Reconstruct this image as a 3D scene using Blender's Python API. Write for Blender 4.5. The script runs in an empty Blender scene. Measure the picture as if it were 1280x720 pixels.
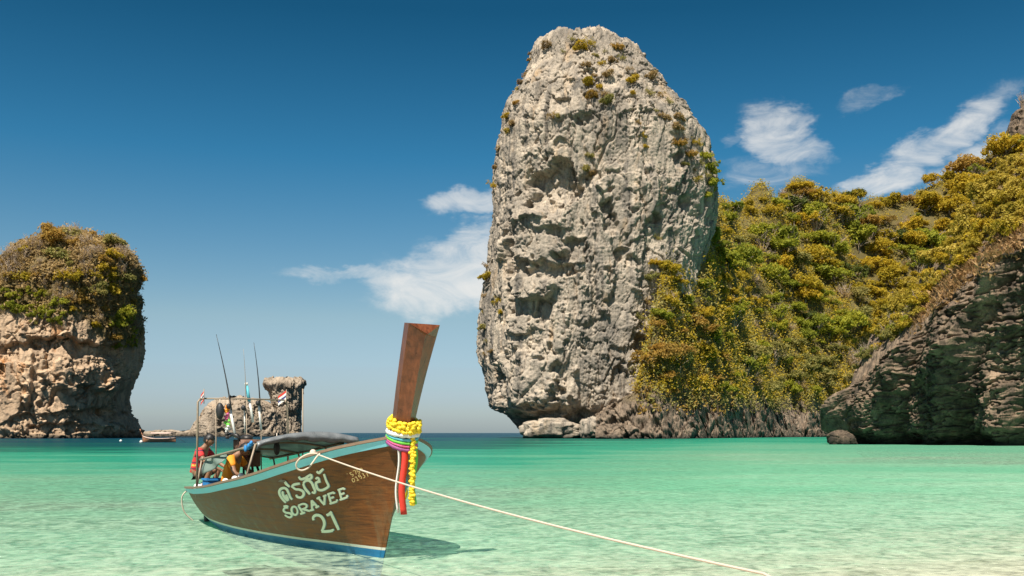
import bpy, bmesh, math, random
import numpy as np
from mathutils import Vector, Matrix

# ------------------------------------------------------------------ camera, sky, sun, exposure
SC = bpy.context.scene
COL = SC.collection
F = 1244.4          # focal length in photo pixels (35 mm lens, 1280 px wide)
HC = 1.65           # eye height above the water
HY = 541.0          # row of the horizon
cam_d = bpy.data.cameras.new('camera'); cam = bpy.data.objects.new('camera', cam_d); COL.objects.link(cam)
cam_d.lens = 35.0; cam_d.sensor_width = 36.0; cam_d.shift_y = 181.0/1280.0
cam_d.clip_start = 0.1; cam_d.clip_end = 20000
cam.location = (0, 0, HC); cam.rotation_euler = (math.radians(90), 0, 0)
SC.camera = cam

SUN_EL = math.radians(57); SUN_DIR = np.array([-0.36, -0.93]); SUN_DIR = SUN_DIR/np.linalg.norm(SUN_DIR)
to_sun = Vector((SUN_DIR[0]*math.cos(SUN_EL), SUN_DIR[1]*math.cos(SUN_EL), math.sin(SUN_EL)))
sun_d = bpy.data.lights.new('sun', 'SUN'); sun_d.energy = 4.6; sun_d.angle = math.radians(0.53); sun_d.color = (1.0, 0.93, 0.82)
sun = bpy.data.objects.new('sun', sun_d); COL.objects.link(sun)
sun.rotation_euler = to_sun.to_track_quat('Z', 'Y').to_euler(); sun.location = (-60, -60, 120)
SC.view_settings.view_transform = 'Standard'; SC.view_settings.look = 'None'
SC.view_settings.gamma = 1.0; SC.view_settings.exposure = 0.92; SC.view_settings.use_curve_mapping = False
SC.render.resolution_x = 1024; SC.render.resolution_y = 576
SC.cycles.max_bounces = 8; SC.cycles.transparent_max_bounces = 12; SC.cycles.use_denoising = True
SC.cycles.caustics_reflective = False; SC.cycles.caustics_refractive = False

class NT:
    """small node-tree helper"""
    def __init__(s, tree): s.t = tree; s.n = tree.nodes; s.l = tree.links
    def new(s, typ, **kw):
        nd = s.n.new(typ)
        for k, v in kw.items(): setattr(nd, k, v)
        return nd
    def put(s, sock, val):
        if isinstance(val, bpy.types.NodeSocket): s.l.new(val, sock)
        elif isinstance(val, (tuple, list)) and len(val) == 3 and sock.type == 'RGBA': sock.default_value = (*val, 1)
        else: sock.default_value = val
    def math(s, op, a, b=None, c=None, clamp=False):
        nd = s.new('ShaderNodeMath', operation=op, use_clamp=clamp)
        for i, v in enumerate((a, b, c)):
            if v is not None: s.put(nd.inputs[i], v)
        return nd.outputs[0]
    def mix(s, f, a, b, blend='MIX'):
        nd = s.new('ShaderNodeMix', data_type='RGBA', blend_type=blend)
        s.put(nd.inputs[0], f); s.put(nd.inputs[6], a); s.put(nd.inputs[7], b)
        return nd.outputs[2]
    def noise(s, vec, scale, detail=4, rough=0.55, dist=0.0):
        nd = s.new('ShaderNodeTexNoise'); s.put(nd.inputs['Vector'], vec)
        nd.inputs['Scale'].default_value = scale; nd.inputs['Detail'].default_value = detail
        nd.inputs['Roughness'].default_value = rough; nd.inputs['Distortion'].default_value = dist
        return nd.outputs['Fac']
    def ramp(s, f, stops, interp='LINEAR'):
        nd = s.new('ShaderNodeValToRGB'); s.put(nd.inputs[0], f); cr = nd.color_ramp; cr.interpolation = interp
        while len(cr.elements) < len(stops): cr.elements.new(0.5)
        for e, (p, c) in zip(cr.elements, stops):
            e.position = p; e.color = (*c, 1) if len(c) == 3 else c
        return nd.outputs[0]
    def mapr(s, v, a, b, c=0.0, d=1.0, smooth=False):
        nd = s.new('ShaderNodeMapRange', interpolation_type='SMOOTHSTEP' if smooth else 'LINEAR')
        s.put(nd.inputs[0], v)
        for i, x in enumerate((a, b, c, d)): s.put(nd.inputs[1+i], x)
        return nd.outputs[0]
    def scale(s, vec, xyz):
        nd = s.new('ShaderNodeMapping'); s.put(nd.inputs[0], vec); nd.inputs['Scale'].default_value = xyz
        return nd.outputs[0]

world = bpy.data.worlds.new('World'); SC.world = world; world.use_nodes = True
W = NT(world.node_tree); W.n.clear()
sky = W.new('ShaderNodeTexSky', sky_type='NISHITA'); sky.sun_disc = False
sky.sun_elevation = SUN_EL; sky.sun_rotation = math.atan2(to_sun.x, to_sun.y)
sky.air_density = 1.0; sky.dust_density = 0.6; sky.ozone_density = 2.0; sky.altitude = 0
SKY_STR = 0.053
gam = W.new('ShaderNodeGamma'); W.l.new(sky.outputs[0], gam.inputs[0]); gam.inputs[1].default_value = 1.0
hsv = W.new('ShaderNodeHueSaturation'); W.l.new(gam.outputs[0], hsv.inputs['Color'])
hsv.inputs['Saturation'].default_value = 1.22; hsv.inputs['Value'].default_value = 1.0; hsv.inputs['Hue'].default_value = 0.488
tc = W.new('ShaderNodeTexCoord'); sep = W.new('ShaderNodeSeparateXYZ'); W.l.new(tc.outputs['Generated'], sep.inputs[0])
az = W.math('ARCTAN2', sep.outputs[0], sep.outputs[1]); el = W.math('ARCSINE', sep.outputs[2])
wcm = W.new('ShaderNodeCombineXYZ'); W.l.new(az, wcm.inputs[0]); W.l.new(el, wcm.inputs[1])
def warpn(sc_, off, amp):
    mp = W.new('ShaderNodeMapping'); W.l.new(wcm.outputs[0], mp.inputs[0]); mp.inputs['Location'].default_value = (off, off*1.7, 0); mp.inputs['Scale'].default_value = sc_
    return W.math('MULTIPLY', W.math('SUBTRACT', W.noise(mp.outputs[0], 1.0, 5, 0.6), 0.5), amp)
azw = W.math('ADD', az, warpn((14, 26, 1), 3.1, 0.11)); elw = W.math('ADD', el, warpn((12, 22, 1), 8.3, 0.055))
# thin high clouds: soft streaky banks of cirrus all round the sky
comb = W.new('ShaderNodeCombineXYZ'); W.l.new(az, comb.inputs[0]); W.l.new(el, comb.inputs[1])
def cloud(px, py, rx, ry, rot, strength):
    a0 = math.atan2(px-640, F); e0 = math.atan2(HY-py, math.hypot(F, px-640))
    da = W.math('SUBTRACT', azw, a0); de = W.math('SUBTRACT', elw, e0)
    c, s_ = math.cos(rot), math.sin(rot)
    u = W.math('ADD', W.math('MULTIPLY', da, c/(rx/F)), W.math('MULTIPLY', de, s_/(rx/F)))
    v = W.math('ADD', W.math('MULTIPLY', da, -s_/(ry/F)), W.math('MULTIPLY', de, c/(ry/F)))
    r2 = W.math('ADD', W.math('MULTIPLY', u, u), W.math('MULTIPLY', v, v))
    return W.math('MULTIPLY', W.mapr(r2, 1.0, 0.0, 0, 1, True), strength)
banks = [(578, 345, 165, 62, 0.2, 1.2), (470, 345, 160, 16, 0.03, 0.75), (592, 256, 95, 26, 0.12, 0.95), (640, 330, 130, 70, 0.1, 1.2), (585, 312, 80, 40, 0.5, 0.9),
         (985, 170, 82, 40, -0.5, 0.95), (935, 172, 45, 10, 0.2, 0.5), (1105, 222, 72, 28, 0.3, 1.0),
         (1175, 178, 130, 34, 0.5, 0.95), (1080, 122, 55, 18, 0.15, 0.6), (1230, 205, 110, 40, 0.4, 0.8),
         (960, 215, 90, 30, 0.0, 0.6),
         (1700, 260, 240, 60, 0.3, 0.9), (-500, 300, 260, 50, 0.1, 0.8), (2600, 200, 300, 60, 0.2, 0.8), (-1700, 150, 350, 60, -0.2, 0.8)]
tot = None
for b in banks:
    m_ = cloud(*b); tot = m_ if tot is None else W.math('MAXIMUM', tot, m_)
rotm = W.new('ShaderNodeMapping'); W.l.new(comb.outputs[0], rotm.inputs[0]); rotm.inputs['Rotation'].default_value = (0, 0, -0.42); rotm.inputs['Scale'].default_value = (6, 15, 1)
wisps = W.noise(rotm.outputs[0], 2.4, 8, 0.64, 1.4)
soft = W.noise(W.scale(comb.outputs[0], (7, 12, 1)), 1.1, 4, 0.5)
dens = W.math('ADD', W.math('MULTIPLY', wisps, 0.75), W.math('MULTIPLY', soft, 0.45))
cl = W.math('MULTIPLY', W.mapr(W.math('ADD', dens, W.math('MULTIPLY', tot, 0.5)), 0.66, 1.36, 0, 1, True), W.mapr(tot, 0.0, 0.85, 0, 1, True))
grade = W.ramp(W.math('DIVIDE', el, math.pi/2, clamp=True), [(0.0, (0.70, 0.86, 1.14)), (0.02, (0.74, 0.85, 1.12)), (0.072, (1.0, 0.94, 0.92)), (0.17, (0.30, 0.72, 0.84)), (0.255, (0.125, 0.46, 0.55)), (1.0, (0.12, 0.42, 0.52))])
skyc = W.mix(W.math('MULTIPLY', cl, 0.88), W.mix(1.0, hsv.outputs[0], grade, 'MULTIPLY'), (8.6, 8.5, 8.2))
bg = W.new('ShaderNodeBackground'); W.l.new(skyc, bg.inputs[0]); bg.inputs[1].default_value = SKY_STR
wo = W.new('ShaderNodeOutputWorld'); W.l.new(bg.outputs[0], wo.inputs[0])

# ------------------------------------------------------------------ helpers
rng = np.random.default_rng(7); random.seed(7)
def P(px, py, Y): return np.array([(px-640)/F*Y, Y, HC-(py-HY)/F*Y])
def link(o): COL.objects.link(o); return o
def tag(o, label=None, cat=None, group=None, kind=None):
    if label: o['label'] = label
    if cat: o['category'] = cat
    if group: o['group'] = group
    if kind: o['kind'] = kind
    return o
def empty(name, loc=(0, 0, 0), rz=0.0):
    o = bpy.data.objects.new(name, None); o.location = loc; o.rotation_euler = (0, 0, rz); o.empty_display_size = 0.3
    return link(o)
def mesh_np(name, V, faces, smooth=True):
    me = bpy.data.meshes.new(name)
    V = np.asarray(V, np.float32)
    if isinstance(faces, np.ndarray):
        n, k = faces.shape
        me.vertices.add(len(V)); me.vertices.foreach_set('co', V.ravel())
        me.loops.add(n*k); me.loops.foreach_set('vertex_index', faces.astype(np.int32).ravel())
        me.polygons.add(n); me.polygons.foreach_set('loop_start', np.arange(0, n*k, k, dtype=np.int32))
        me.update(calc_edges=True); me.validate()
    else:
        me.from_pydata([tuple(map(float, v)) for v in V], [], faces); me.update()
    me.polygons.foreach_set('use_smooth', np.full(len(me.polygons), smooth))
    return me
def obj(name, me, mat=None, parent=None, loc=None):
    o = bpy.data.objects.new(name, me); link(o)
    if mat is not None and len(me.materials) == 0: me.materials.append(mat)
    if parent: o.parent = parent
    if loc is not None: o.location = loc
    return o
class MB:
    """mesh builder"""
    def __init__(s): s.v = []; s.f = []
    def add(s, V, Fc):
        b = len(s.v); s.v += [tuple(map(float, p)) for p in V]; s.f += [tuple(i+b for i in f) for f in Fc]; return s
    def box(s, c, size, rz=0.0, tilt=None, bev=0.0):
        x, y, z = np.array(size)/2; k = bev
        M = Matrix.Rotation(rz, 3, 'Z')
        if tilt: M = M @ Matrix.Rotation(tilt[0], 3, 'X') @ Matrix.Rotation(tilt[1], 3, 'Y')
        if k <= 0:
            pts = [(a*x, b*y, d*z) for d in (-1, 1) for b in (-1, 1) for a in (-1, 1)]
            fs = [(0, 2, 3, 1), (4, 5, 7, 6), (0, 1, 5, 4), (2, 6, 7, 3), (0, 4, 6, 2), (1, 3, 7, 5)]
            s.add([np.array(M @ Vector(p))+np.array(c) for p in pts], fs)
        else:
            bm = bmesh.new(); bmesh.ops.create_cube(bm, size=1)
            for v in bm.verts: v.co = Vector((v.co.x*2*x, v.co.y*2*y, v.co.z*2*z))
            bmesh.ops.bevel(bm, geom=bm.edges[:], offset=k, segments=2, affect='EDGES', profile=0.5)
            bm.verts.index_update()
            s.add([np.array(M @ v.co)+np.array(c) for v in bm.verts], [tuple(v.index for v in f.verts) for f in bm.faces]); bm.free()
        return s
    def tube(s, pts, r, n=8, cap=True):
        pts = [np.array(p, float) for p in pts]
        rs = r if hasattr(r, '__len__') else [r]*len(pts)
        V, Fc = [], []; up = np.array([0.13, 0.21, 0.97])
        for i, p in enumerate(pts):
            t = pts[min(i+1, len(pts)-1)]-pts[max(i-1, 0)]; t = t/(np.linalg.norm(t)+1e-9)
            if abs(t @ up) > 0.95: up = np.array([0.9, 0.3, 0.1])
            a = np.cross(t, up); a /= np.linalg.norm(a); b = np.cross(t, a)
            for k in range(n):
                q = 2*math.pi*k/n; V.append(p+rs[i]*(a*math.cos(q)+b*math.sin(q)))
        for i in range(len(pts)-1):
            for k in range(n): Fc.append((i*n+k, i*n+(k+1) % n, (i+1)*n+(k+1) % n, (i+1)*n+k))
        if cap: Fc.append(tuple(range(n-1, -1, -1))); Fc.append(tuple(range((len(pts)-1)*n, len(pts)*n)))
        return s.add(V, Fc)
    def grid(s, G):
        G = np.asarray(G, float); a, b = G.shape[:2]
        return s.add(G.reshape(-1, 3), [(i*b+j, i*b+j+1, (i+1)*b+j+1, (i+1)*b+j) for i in range(a-1) for j in range(b-1)])
    def ball(s, c, r, seg=10, ring=7):
        r = np.array(r)*np.ones(3); G = []
        for i in range(ring+1):
            th = math.pi*i/ring
            G.append([np.array(c)+r*np.array([math.sin(th)*math.cos(2*math.pi*j/seg), math.sin(th)*math.sin(2*math.pi*j/seg), math.cos(th)]) for j in range(seg+1)])
        return s.grid(G)
    def build(s, name, mat, parent=None, smooth=True, loc=None):
        me = mesh_np(name, np.array(s.v), s.f, smooth)
        bm = bmesh.new(); bm.from_mesh(me); bmesh.ops.remove_doubles(bm, verts=bm.verts, dist=1e-5)
        bmesh.ops.recalc_face_normals(bm, faces=bm.faces); bm.to_mesh(me); bm.free()
        return obj(name, me, mat, parent, loc)

# ---- vectorised gradient noise
_perm = np.concatenate([np.random.default_rng(3).permutation(256)]*3).astype(np.int32)
_grad = np.random.default_rng(4).normal(size=(256, 3)).astype(np.float32); _grad /= np.linalg.norm(_grad, axis=1, keepdims=True)
def perlin(p):
    p = np.asarray(p, np.float32); i = np.floor(p).astype(np.int32); f = p-i; i &= 255
    u = f*f*f*(f*(f*6-15)+10); out = None
    r = []
    for dx in (0, 1):
        for dy in (0, 1):
            for dz in (0, 1):
                h = _perm[_perm[_perm[i[..., 0]+dx]+i[..., 1]+dy]+i[..., 2]+dz]
                g = _grad[h]; r.append(g[..., 0]*(f[..., 0]-dx)+g[..., 1]*(f[..., 1]-dy)+g[..., 2]*(f[..., 2]-dz))
    x, y, z = u[..., 0], u[..., 1], u[..., 2]
    l = lambda a, b, t: a+(b-a)*t
    return l(l(l(r[0], r[1], z), l(r[2], r[3], z), y), l(l(r[4], r[5], z), l(r[6], r[7], z), y), x)*1.5
def fbm(p, oct=4, gain=0.5):
    a, s, t = 1.0, 0.0, 0.0
    p = np.asarray(p, np.float32)
    for _ in range(oct): s = s+a*perlin(p); t += a; p = p*2.03+17.1; a *= gain
    return s/t
def ridged(p, oct=4, gain=0.5):
    a, s, t = 1.0, 0.0, 0.0
    p = np.asarray(p, np.float32)
    for _ in range(oct): s = s+a*(1-np.abs(perlin(p))*2.0); t += a; p = p*2.1+9.7; a *= gain
    return s/t
def worley(p):
    p = np.asarray(p, np.float32); i = np.floor(p).astype(np.int32); f = p-i
    f1 = np.full(p.shape[:-1], 9.0, np.float32); f2 = f1.copy(); idc = np.zeros(p.shape[:-1], np.float32)
    for dx in (-1, 0, 1):
        for dy in (-1, 0, 1):
            for dz in (-1, 0, 1):
                h = _perm[_perm[_perm[(i[..., 0]+dx) & 255]+((i[..., 1]+dy) & 255)]+((i[..., 2]+dz) & 255)]
                o = np.abs(_grad[h]); o = o % 1.0
                d = (o[..., 0]+dx-f[..., 0])**2+(o[..., 1]+dy-f[..., 1])**2+(o[..., 2]+dz-f[..., 2])**2
                c = d < f1
                f2 = np.where(c, f1, np.minimum(f2, d)); idc = np.where(c, h/255.0, idc); f1 = np.where(c, d, f1)
    return np.sqrt(f1), np.sqrt(f2), idc
sstep = lambda a, b, x: (lambda t: t*t*(3-2*t))(np.clip((x-a)/(b-a), 0, 1))
def interp(x, pts): pts = sorted(pts); return np.interp(x, [p[0] for p in pts], [p[1] for p in pts])
def smooth_interp(x, pts):      # monotone-ish smooth curve through points
    pts = sorted(pts); X = np.array([p[0] for p in pts], float); Yv = np.array([p[1] for p in pts], float)
    m = np.gradient(Yv, X); x = np.clip(x, X[0], X[-1]); k = np.clip(np.searchsorted(X, x)-1, 0, len(X)-2)
    h = X[k+1]-X[k]; t = (x-X[k])/h
    return (2*t**3-3*t**2+1)*Yv[k]+(t**3-2*t**2+t)*h*m[k]+(-2*t**3+3*t**2)*Yv[k+1]+(t**3-t**2)*h*m[k+1]
def grid_faces(a, b, wrap=False):
    i = np.arange(a-1)[:, None]; j = np.arange(b if wrap else b-1)[None]; j2 = (j+1) % b
    return np.stack([i*b+j+0*i, i*b+j2, (i+1)*b+j2, (i+1)*b+j], -1).reshape(-1, 4)

# ------------------------------------------------------------------ materials
def new_mat(name):
    m = bpy.data.materials.new(name); m.use_nodes = True; t = NT(m.node_tree); t.n.clear()
    out = t.new('ShaderNodeOutputMaterial'); bs = t.new('ShaderNodeBsdfPrincipled'); t.l.new(bs.outputs[0], out.inputs[0])
    t.out = out; t.bs = bs
    return m, t
def simple(name, col, rough=0.6, var=0.25, scale=6.0, metal=0.0, bump=0.0, coat=0.0):
    m, t = new_mat(name); co = t.new('ShaderNodeTexCoord').outputs['Object']
    n = t.noise(co, scale, 5, 0.6)
    t.put(t.bs.inputs['Base Color'], t.mix(n, tuple(c*(1-var) for c in col), tuple(min(1, c*(1+var)) for c in col)))
    t.bs.inputs['Metallic'].default_value = metal; t.bs.inputs['Coat Weight'].default_value = coat
    t.put(t.bs.inputs['Roughness'], t.mapr(n, 0.3, 0.7, max(0.05, rough-0.1), min(1, rough+0.1)))
    if bump:
        b = t.new('ShaderNodeBump'); b.inputs['Strength'].default_value = bump; b.inputs['Distance'].default_value = 0.02
        t.l.new(t.noise(co, scale*6, 5), b.inputs['Height']); t.l.new(b.outputs[0], t.bs.inputs['Normal'])
    return m
def rock_mat(name, pale, mid, dark, rust, s=1.0, streak=0.5, rust_amt=0.3, soil=None, strata=0.0):
    """weathered limestone: pale faces, grey patina in vertical streaks, dark water stains and iron rust"""
    m, t = new_mat(name)
    co = t.new('ShaderNodeNewGeometry').outputs['Position']
    big = t.noise(co, 0.05*s, 5, 0.6); med = t.noise(co, 0.28*s, 6, 0.62); fine = t.noise(co, 1.6*s, 5, 0.65)
    vert = t.noise(t.scale(co, (0.42*s, 0.42*s, 0.03*s)), 1.0, 7, 0.62, 0.5)
    c = t.mix(t.mapr(med, 0.35, 0.68), mid, pale)
    c = t.mix(t.math('MULTIPLY', t.mapr(vert, 0.52, 0.64), streak), c, dark)
    c = t.mix(t.math('MULTIPLY', t.mapr(t.math('ADD', big, t.math('MULTIPLY', vert, 0.4)), 0.66, 0.9), streak*1.1), c, tuple(0.5*(a+b) for a, b in zip(mid, dark)))
    c = t.mix(t.math('MULTIPLY', t.mapr(t.noise(t.scale(co, (0.2*s, 0.2*s, 0.07*s)), 1.0, 5, 0.6), 0.58, 0.74), rust_amt), c, rust)
    broad = t.noise(t.scale(co, (0.12*s, 0.12*s, 0.012*s)), 1.0, 6, 0.65, 0.6)
    c = t.mix(t.math('MULTIPLY', t.mapr(broad, 0.55, 0.62), streak*0.75), c, tuple(0.8*a for a in dark))
    c = t.mix(t.math('MULTIPLY', t.mapr(broad, 0.43, 0.36), 0.55), c, tuple(1.12*a for a in pale))
    c = t.mix(t.math('MULTIPLY', t.mapr(fine, 0.5, 0.72), 0.55), c, tuple(0.42*a for a in mid))
    sp = t.new('ShaderNodeSeparateXYZ'); t.l.new(co, sp.inputs[0])
    tide = t.mapr(t.math('ADD', sp.outputs[2], t.math('MULTIPLY', med, 1.6)), 0.9, 2.6)      # algae band at the tide line
    c = t.mix(tide, (0.03, 0.028, 0.022), c)
    if soil is not None:
        at = t.new('ShaderNodeAttribute'); at.attribute_name = 'soil'
        c = t.mix(at.outputs['Fac'], c, t.mix(med, soil, tuple(1.7*a for a in soil)))
    t.put(t.bs.inputs['Base Color'], c); t.bs.inputs['Roughness'].default_value = 0.92; t.bs.inputs['Specular IOR Level'].default_value = 0.2
    b = t.new('ShaderNodeBump'); b.inputs['Strength'].default_value = 0.8; b.inputs['Distance'].default_value = 0.5/s
    t.l.new(t.math('ADD', t.noise(co, 1.3*s, 8, 0.7), t.math('MULTIPLY', t.noise(t.scale(co, (1.6*s, 1.6*s, 0.3*s)), 1.0, 5, 0.6), 0.7)), b.inputs['Height'])
    t.l.new(b.outputs[0], t.bs.inputs['Normal'])
    return m
def leaf_mat(name, c1, c2, c3, trans=0.35):
    m, t = new_mat(name)
    gi = t.new('ShaderNodeNewGeometry').outputs['Random Per Island']; oi = t.new('ShaderNodeObjectInfo').outputs['Random']
    pos = t.noise(t.new('ShaderNodeNewGeometry').outputs['Position'], 0.35, 3)
    f = t.math('ADD', t.math('MULTIPLY', gi, 0.45), t.math('ADD', t.math('MULTIPLY', oi, 0.4), t.math('MULTIPLY', t.math('SUBTRACT', pos, 0.5), 0.9)))
    c = t.ramp(f, [(0.05, c1), (0.45, c2), (0.85, c3)])
    t.put(t.bs.inputs['Base Color'], c); t.bs.inputs['Roughness'].default_value = 0.65; t.bs.inputs['Specular IOR Level'].default_value = 0.25
    tr = t.new('ShaderNodeBsdfTranslucent'); t.l.new(c, tr.inputs[0]); mx = t.new('ShaderNodeMixShader'); mx.inputs[0].default_value = trans
    t.l.new(t.bs.outputs[0], mx.inputs[1]); t.l.new(tr.outputs[0], mx.inputs[2]); t.l.new(mx.outputs[0], t.out.inputs[0])
    return m
M = {}
M['tower'] = rock_mat('grey_limestone', (0.49, 0.405, 0.31), (0.30, 0.255, 0.205), (0.10, 0.092, 0.082), (0.42, 0.26, 0.12), 1.0, 0.85, 0.55)
M['island'] = rock_mat('ochre_limestone', (0.58, 0.41, 0.265), (0.41, 0.285, 0.185), (0.12, 0.095, 0.075), (0.55, 0.25, 0.085), 0.9, 0.45, 0.9, soil=(0.11, 0.08, 0.035))
M['islet'] = rock_mat('brown_limestone', (0.42, 0.34, 0.26), (0.28, 0.22, 0.16), (0.1, 0.085, 0.07), (0.33, 0.2, 0.1), 0.7, 0.5, 0.5)
M['hill'] = rock_mat('hill_rock_and_soil', (0.3, 0.225, 0.16), (0.15, 0.115, 0.085), (0.05, 0.042, 0.035), (0.26, 0.15, 0.075), 1.3, 0.55, 0.4, soil=(0.08, 0.062, 0.022))
M['cliff'] = rock_mat('dark_layered_rock', (0.30, 0.215, 0.145), (0.085, 0.064, 0.047), (0.03, 0.026, 0.022), (0.24, 0.14, 0.075), 2.4, 0.6, 0.35, soil=(0.2, 0.13, 0.05))
M['leaf_gold'] = leaf_mat('golden_leaves', (0.29, 0.235, 0.02), (0.48, 0.35, 0.026), (0.58, 0.38, 0.03), 0.48)
M['leaf_green'] = leaf_mat('green_leaves', (0.16, 0.19, 0.02), (0.30, 0.31, 0.03), (0.45, 0.40, 0.035), 0.48)
M['leaf_dark'] = leaf_mat('dark_green_leaves', (0.05, 0.07, 0.014), (0.09, 0.11, 0.018), (0.15, 0.15, 0.025))
M['leaf_olive'] = leaf_mat('olive_leaves', (0.19, 0.19, 0.05), (0.31, 0.275, 0.075), (0.4, 0.32, 0.1), 0.45)
M['leaf_rust'] = leaf_mat('dry_orange_leaves', (0.25, 0.165, 0.04), (0.40, 0.25, 0.05), (0.5, 0.3, 0.06), 0.45)
M['leaf_yellow'] = leaf_mat('yellow_leaves', (0.28, 0.22, 0.025), (0.45, 0.34, 0.045), (0.56, 0.42, 0.08), 0.4)
M['leaf_brown'] = leaf_mat('dry_brown_scrub', (0.24, 0.165, 0.075), (0.37, 0.255, 0.105), (0.46, 0.32, 0.135), 0.45)
M['grass'] = leaf_mat('dry_grass', (0.3, 0.17, 0.07), (0.44, 0.27, 0.12), (0.52, 0.34, 0.17))
M['bark'] = simple('bark', (0.2, 0.16, 0.115), 0.9, 0.4, 3.0)
M['twig'] = simple('bare_twigs', (0.42, 0.32, 0.235), 0.9, 0.3, 3.0)

# ------------------------------------------------------------------ sea floor and sea
def bed_z(X, Y):
    Ye = Y-np.where(X > 0, 0.5, 0.34)*np.clip(X, -14, 14)
    z = np.interp(Ye, [-60, -8, 0, 5.5, 9, 11, 14, 25, 60, 150, 600, 9000], [5, 1.2, 0.35, 0.02, -0.14, -0.3, -0.62, -1.25, -3.2, -6.5, -16, -60])
    k = np.clip((X/np.maximum(Y, 1)+0.02)/0.25, 0, 1)*sstep(25, 60, Y)*(1-sstep(420, 700, Y))     # shallow cove on the right
    dl = np.clip((-X/np.maximum(Y, 1)+0.06)/0.2, 0, 1)*sstep(60, 140, Y)                          # deeper channel on the left
    return z*(1-0.55*k)*(1+0.9*dl)
def warp_axis(lim0, lim1, n, k):
    u = np.linspace(-1, 1, n); s = np.sinh(k*u)/np.sinh(k)
    return np.where(s < 0, -s*lim0, s*lim1)
bx = warp_axis(-9000, 9000, 240, 8.5); by = np.concatenate([[-400, -120, -60, -30], np.linspace(-12, 30, 170), 30*np.exp(np.linspace(0.01, math.log(400), 150))])
GX, GY = np.meshgrid(bx, by)
bz = bed_z(GX, GY)
near = (1-sstep(30, 70, np.hypot(GX, GY-12)))
bz = bz+near*(0.012*np.sin((GY*1.0+0.5*GX+1.5*fbm(np.stack([GX*.4, GY*.4, 0*GX], -1), 2))*9)+0.05*fbm(np.stack([GX*.35, GY*.35, 0*GX+5], -1), 3))
m, t = new_mat('wet_sand'); co = t.new('ShaderNodeNewGeometry').outputs['Position']
sandc = t.mix(t.mapr(t.noise(co, 0.7, 6, 0.62, 0.6), 0.32, 0.68), (0.46, 0.39, 0.28), (0.80, 0.70, 0.55))
sandc = t.mix(t.mapr(t.noise(co, 2.2, 5, 0.7), 0.62, 0.75, 0, 0.35), sandc, (0.42, 0.38, 0.27))
sandc = t.mix(t.mapr(t.noise(co, 0.06, 4, 0.6), 0.66, 0.74, 0, 0.6), sandc, (0.17, 0.2, 0.11))     # weed and coral patches
t.put(t.bs.inputs['Base Color'], sandc); t.bs.inputs['Roughness'].default_value = 0.9
obj('seabed', mesh_np('seabed', np.stack([GX, GY, bz], -1).reshape(-1, 3), grid_faces(len(by), len(bx))), m)['kind'] = 'structure'

wx = warp_axis(-9000, 9000, 260, 8.5); wy = np.concatenate([[-60], np.linspace(4, 40, 120), 40*np.exp(np.linspace(0.01, math.log(230), 160))])
WX, WY = np.meshgrid(wx, wy)
me = mesh_np('sea', np.stack([WX, WY, 0*WX], -1).reshape(-1, 3), grid_faces(len(wy), len(wx)))
me.attributes.new('depth', 'FLOAT', 'POINT').data.foreach_set('value', np.maximum(-bed_z(WX, WY), 0).astype(np.float32).ravel())
m, t = new_mat('clear_sea_water'); t.n.remove(t.bs)
at = t.new('ShaderNodeAttribute'); at.attribute_name = 'depth'; dep = at.outputs['Fac']
co = t.new('ShaderNodeNewGeometry').outputs['Position']
w1 = t.noise(t.scale(co, (1.35, 1.05, 1)), 1.7, 6, 0.62, 1.2); w2 = t.noise(t.scale(co, (0.2, 0.45, 1)), 1.0, 4, 0.55, 0.4); w3 = t.noise(co, 7.0, 3, 0.5, 0.3)
w4 = t.noise(t.scale(co, (0.03, 0.09, 1)), 1.0, 3, 0.5)
hgt = t.math('ADD', t.math('ADD', t.math('MULTIPLY', w1, 0.11), t.math('MULTIPLY', w2, 0.35)), t.math('ADD', t.math('MULTIPLY', w3, 0.014), t.math('MULTIPLY', w4, 0.9)))
bmp = t.new('ShaderNodeBump'); bmp.inputs['Strength'].default_value = 1.0; bmp.inputs['Distance'].default_value = 1.5; t.l.new(hgt, bmp.inputs['Height'])
patch = t.noise(t.scale(co, (0.012, 0.03, 1)), 1.0, 4, 0.55)
patch2 = t.noise(t.scale(co, (0.09, 0.2, 1)), 1.0, 4, 0.6, 0.5)
depv = t.math('MULTIPLY', t.math('MULTIPLY', dep, t.mapr(patch, 0.3, 0.7, 0.6, 1.45)), t.mapr(patch2, 0.3, 0.7, 0.75, 1.25))
upw = t.ramp(t.math('DIVIDE', depv, 20.0), [(0.0, (0.52, 0.50, 0.38)), (0.03, (0.35, 0.49, 0.35)), (0.075, (0.165, 0.38, 0.24)), (0.17, (0.026, 0.225, 0.14)), (0.36, (0.006, 0.075, 0.055)), (0.85, (0.003, 0.028, 0.05))])
dif = t.new('ShaderNodeBsdfDiffuse'); t.l.new(upw, dif.inputs[0]); t.l.new(bmp.outputs[0], dif.inputs[1])
tint = t.new('ShaderNodeCombineXYZ')
for i, k in enumerate((-0.62, -0.08, -0.16)): t.l.new(t.math('EXPONENT', t.math('MULTIPLY', depv, k)), tint.inputs[i])
trn = t.new('ShaderNodeBsdfTransparent'); t.l.new(tint.outputs[0], trn.inputs[0])
clear = t.math('MULTIPLY', t.math('EXPONENT', t.math('MULTIPLY', depv, -0.45)), 0.95)
wav = t.mapr(t.math('ADD', t.math('MULTIPLY', w1, 0.6), t.math('MULTIPLY', w3, 0.4)), 0.40, 0.60, 0.42, 1.15)  # pale and green caustic streaks put into the water's clearness by noise
mx1 = t.new('ShaderNodeMixShader'); t.l.new(t.math('MULTIPLY', clear, wav, clamp=True), mx1.inputs[0]); t.l.new(dif.outputs[0], mx1.inputs[1]); t.l.new(trn.outputs[0], mx1.inputs[2])
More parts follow.
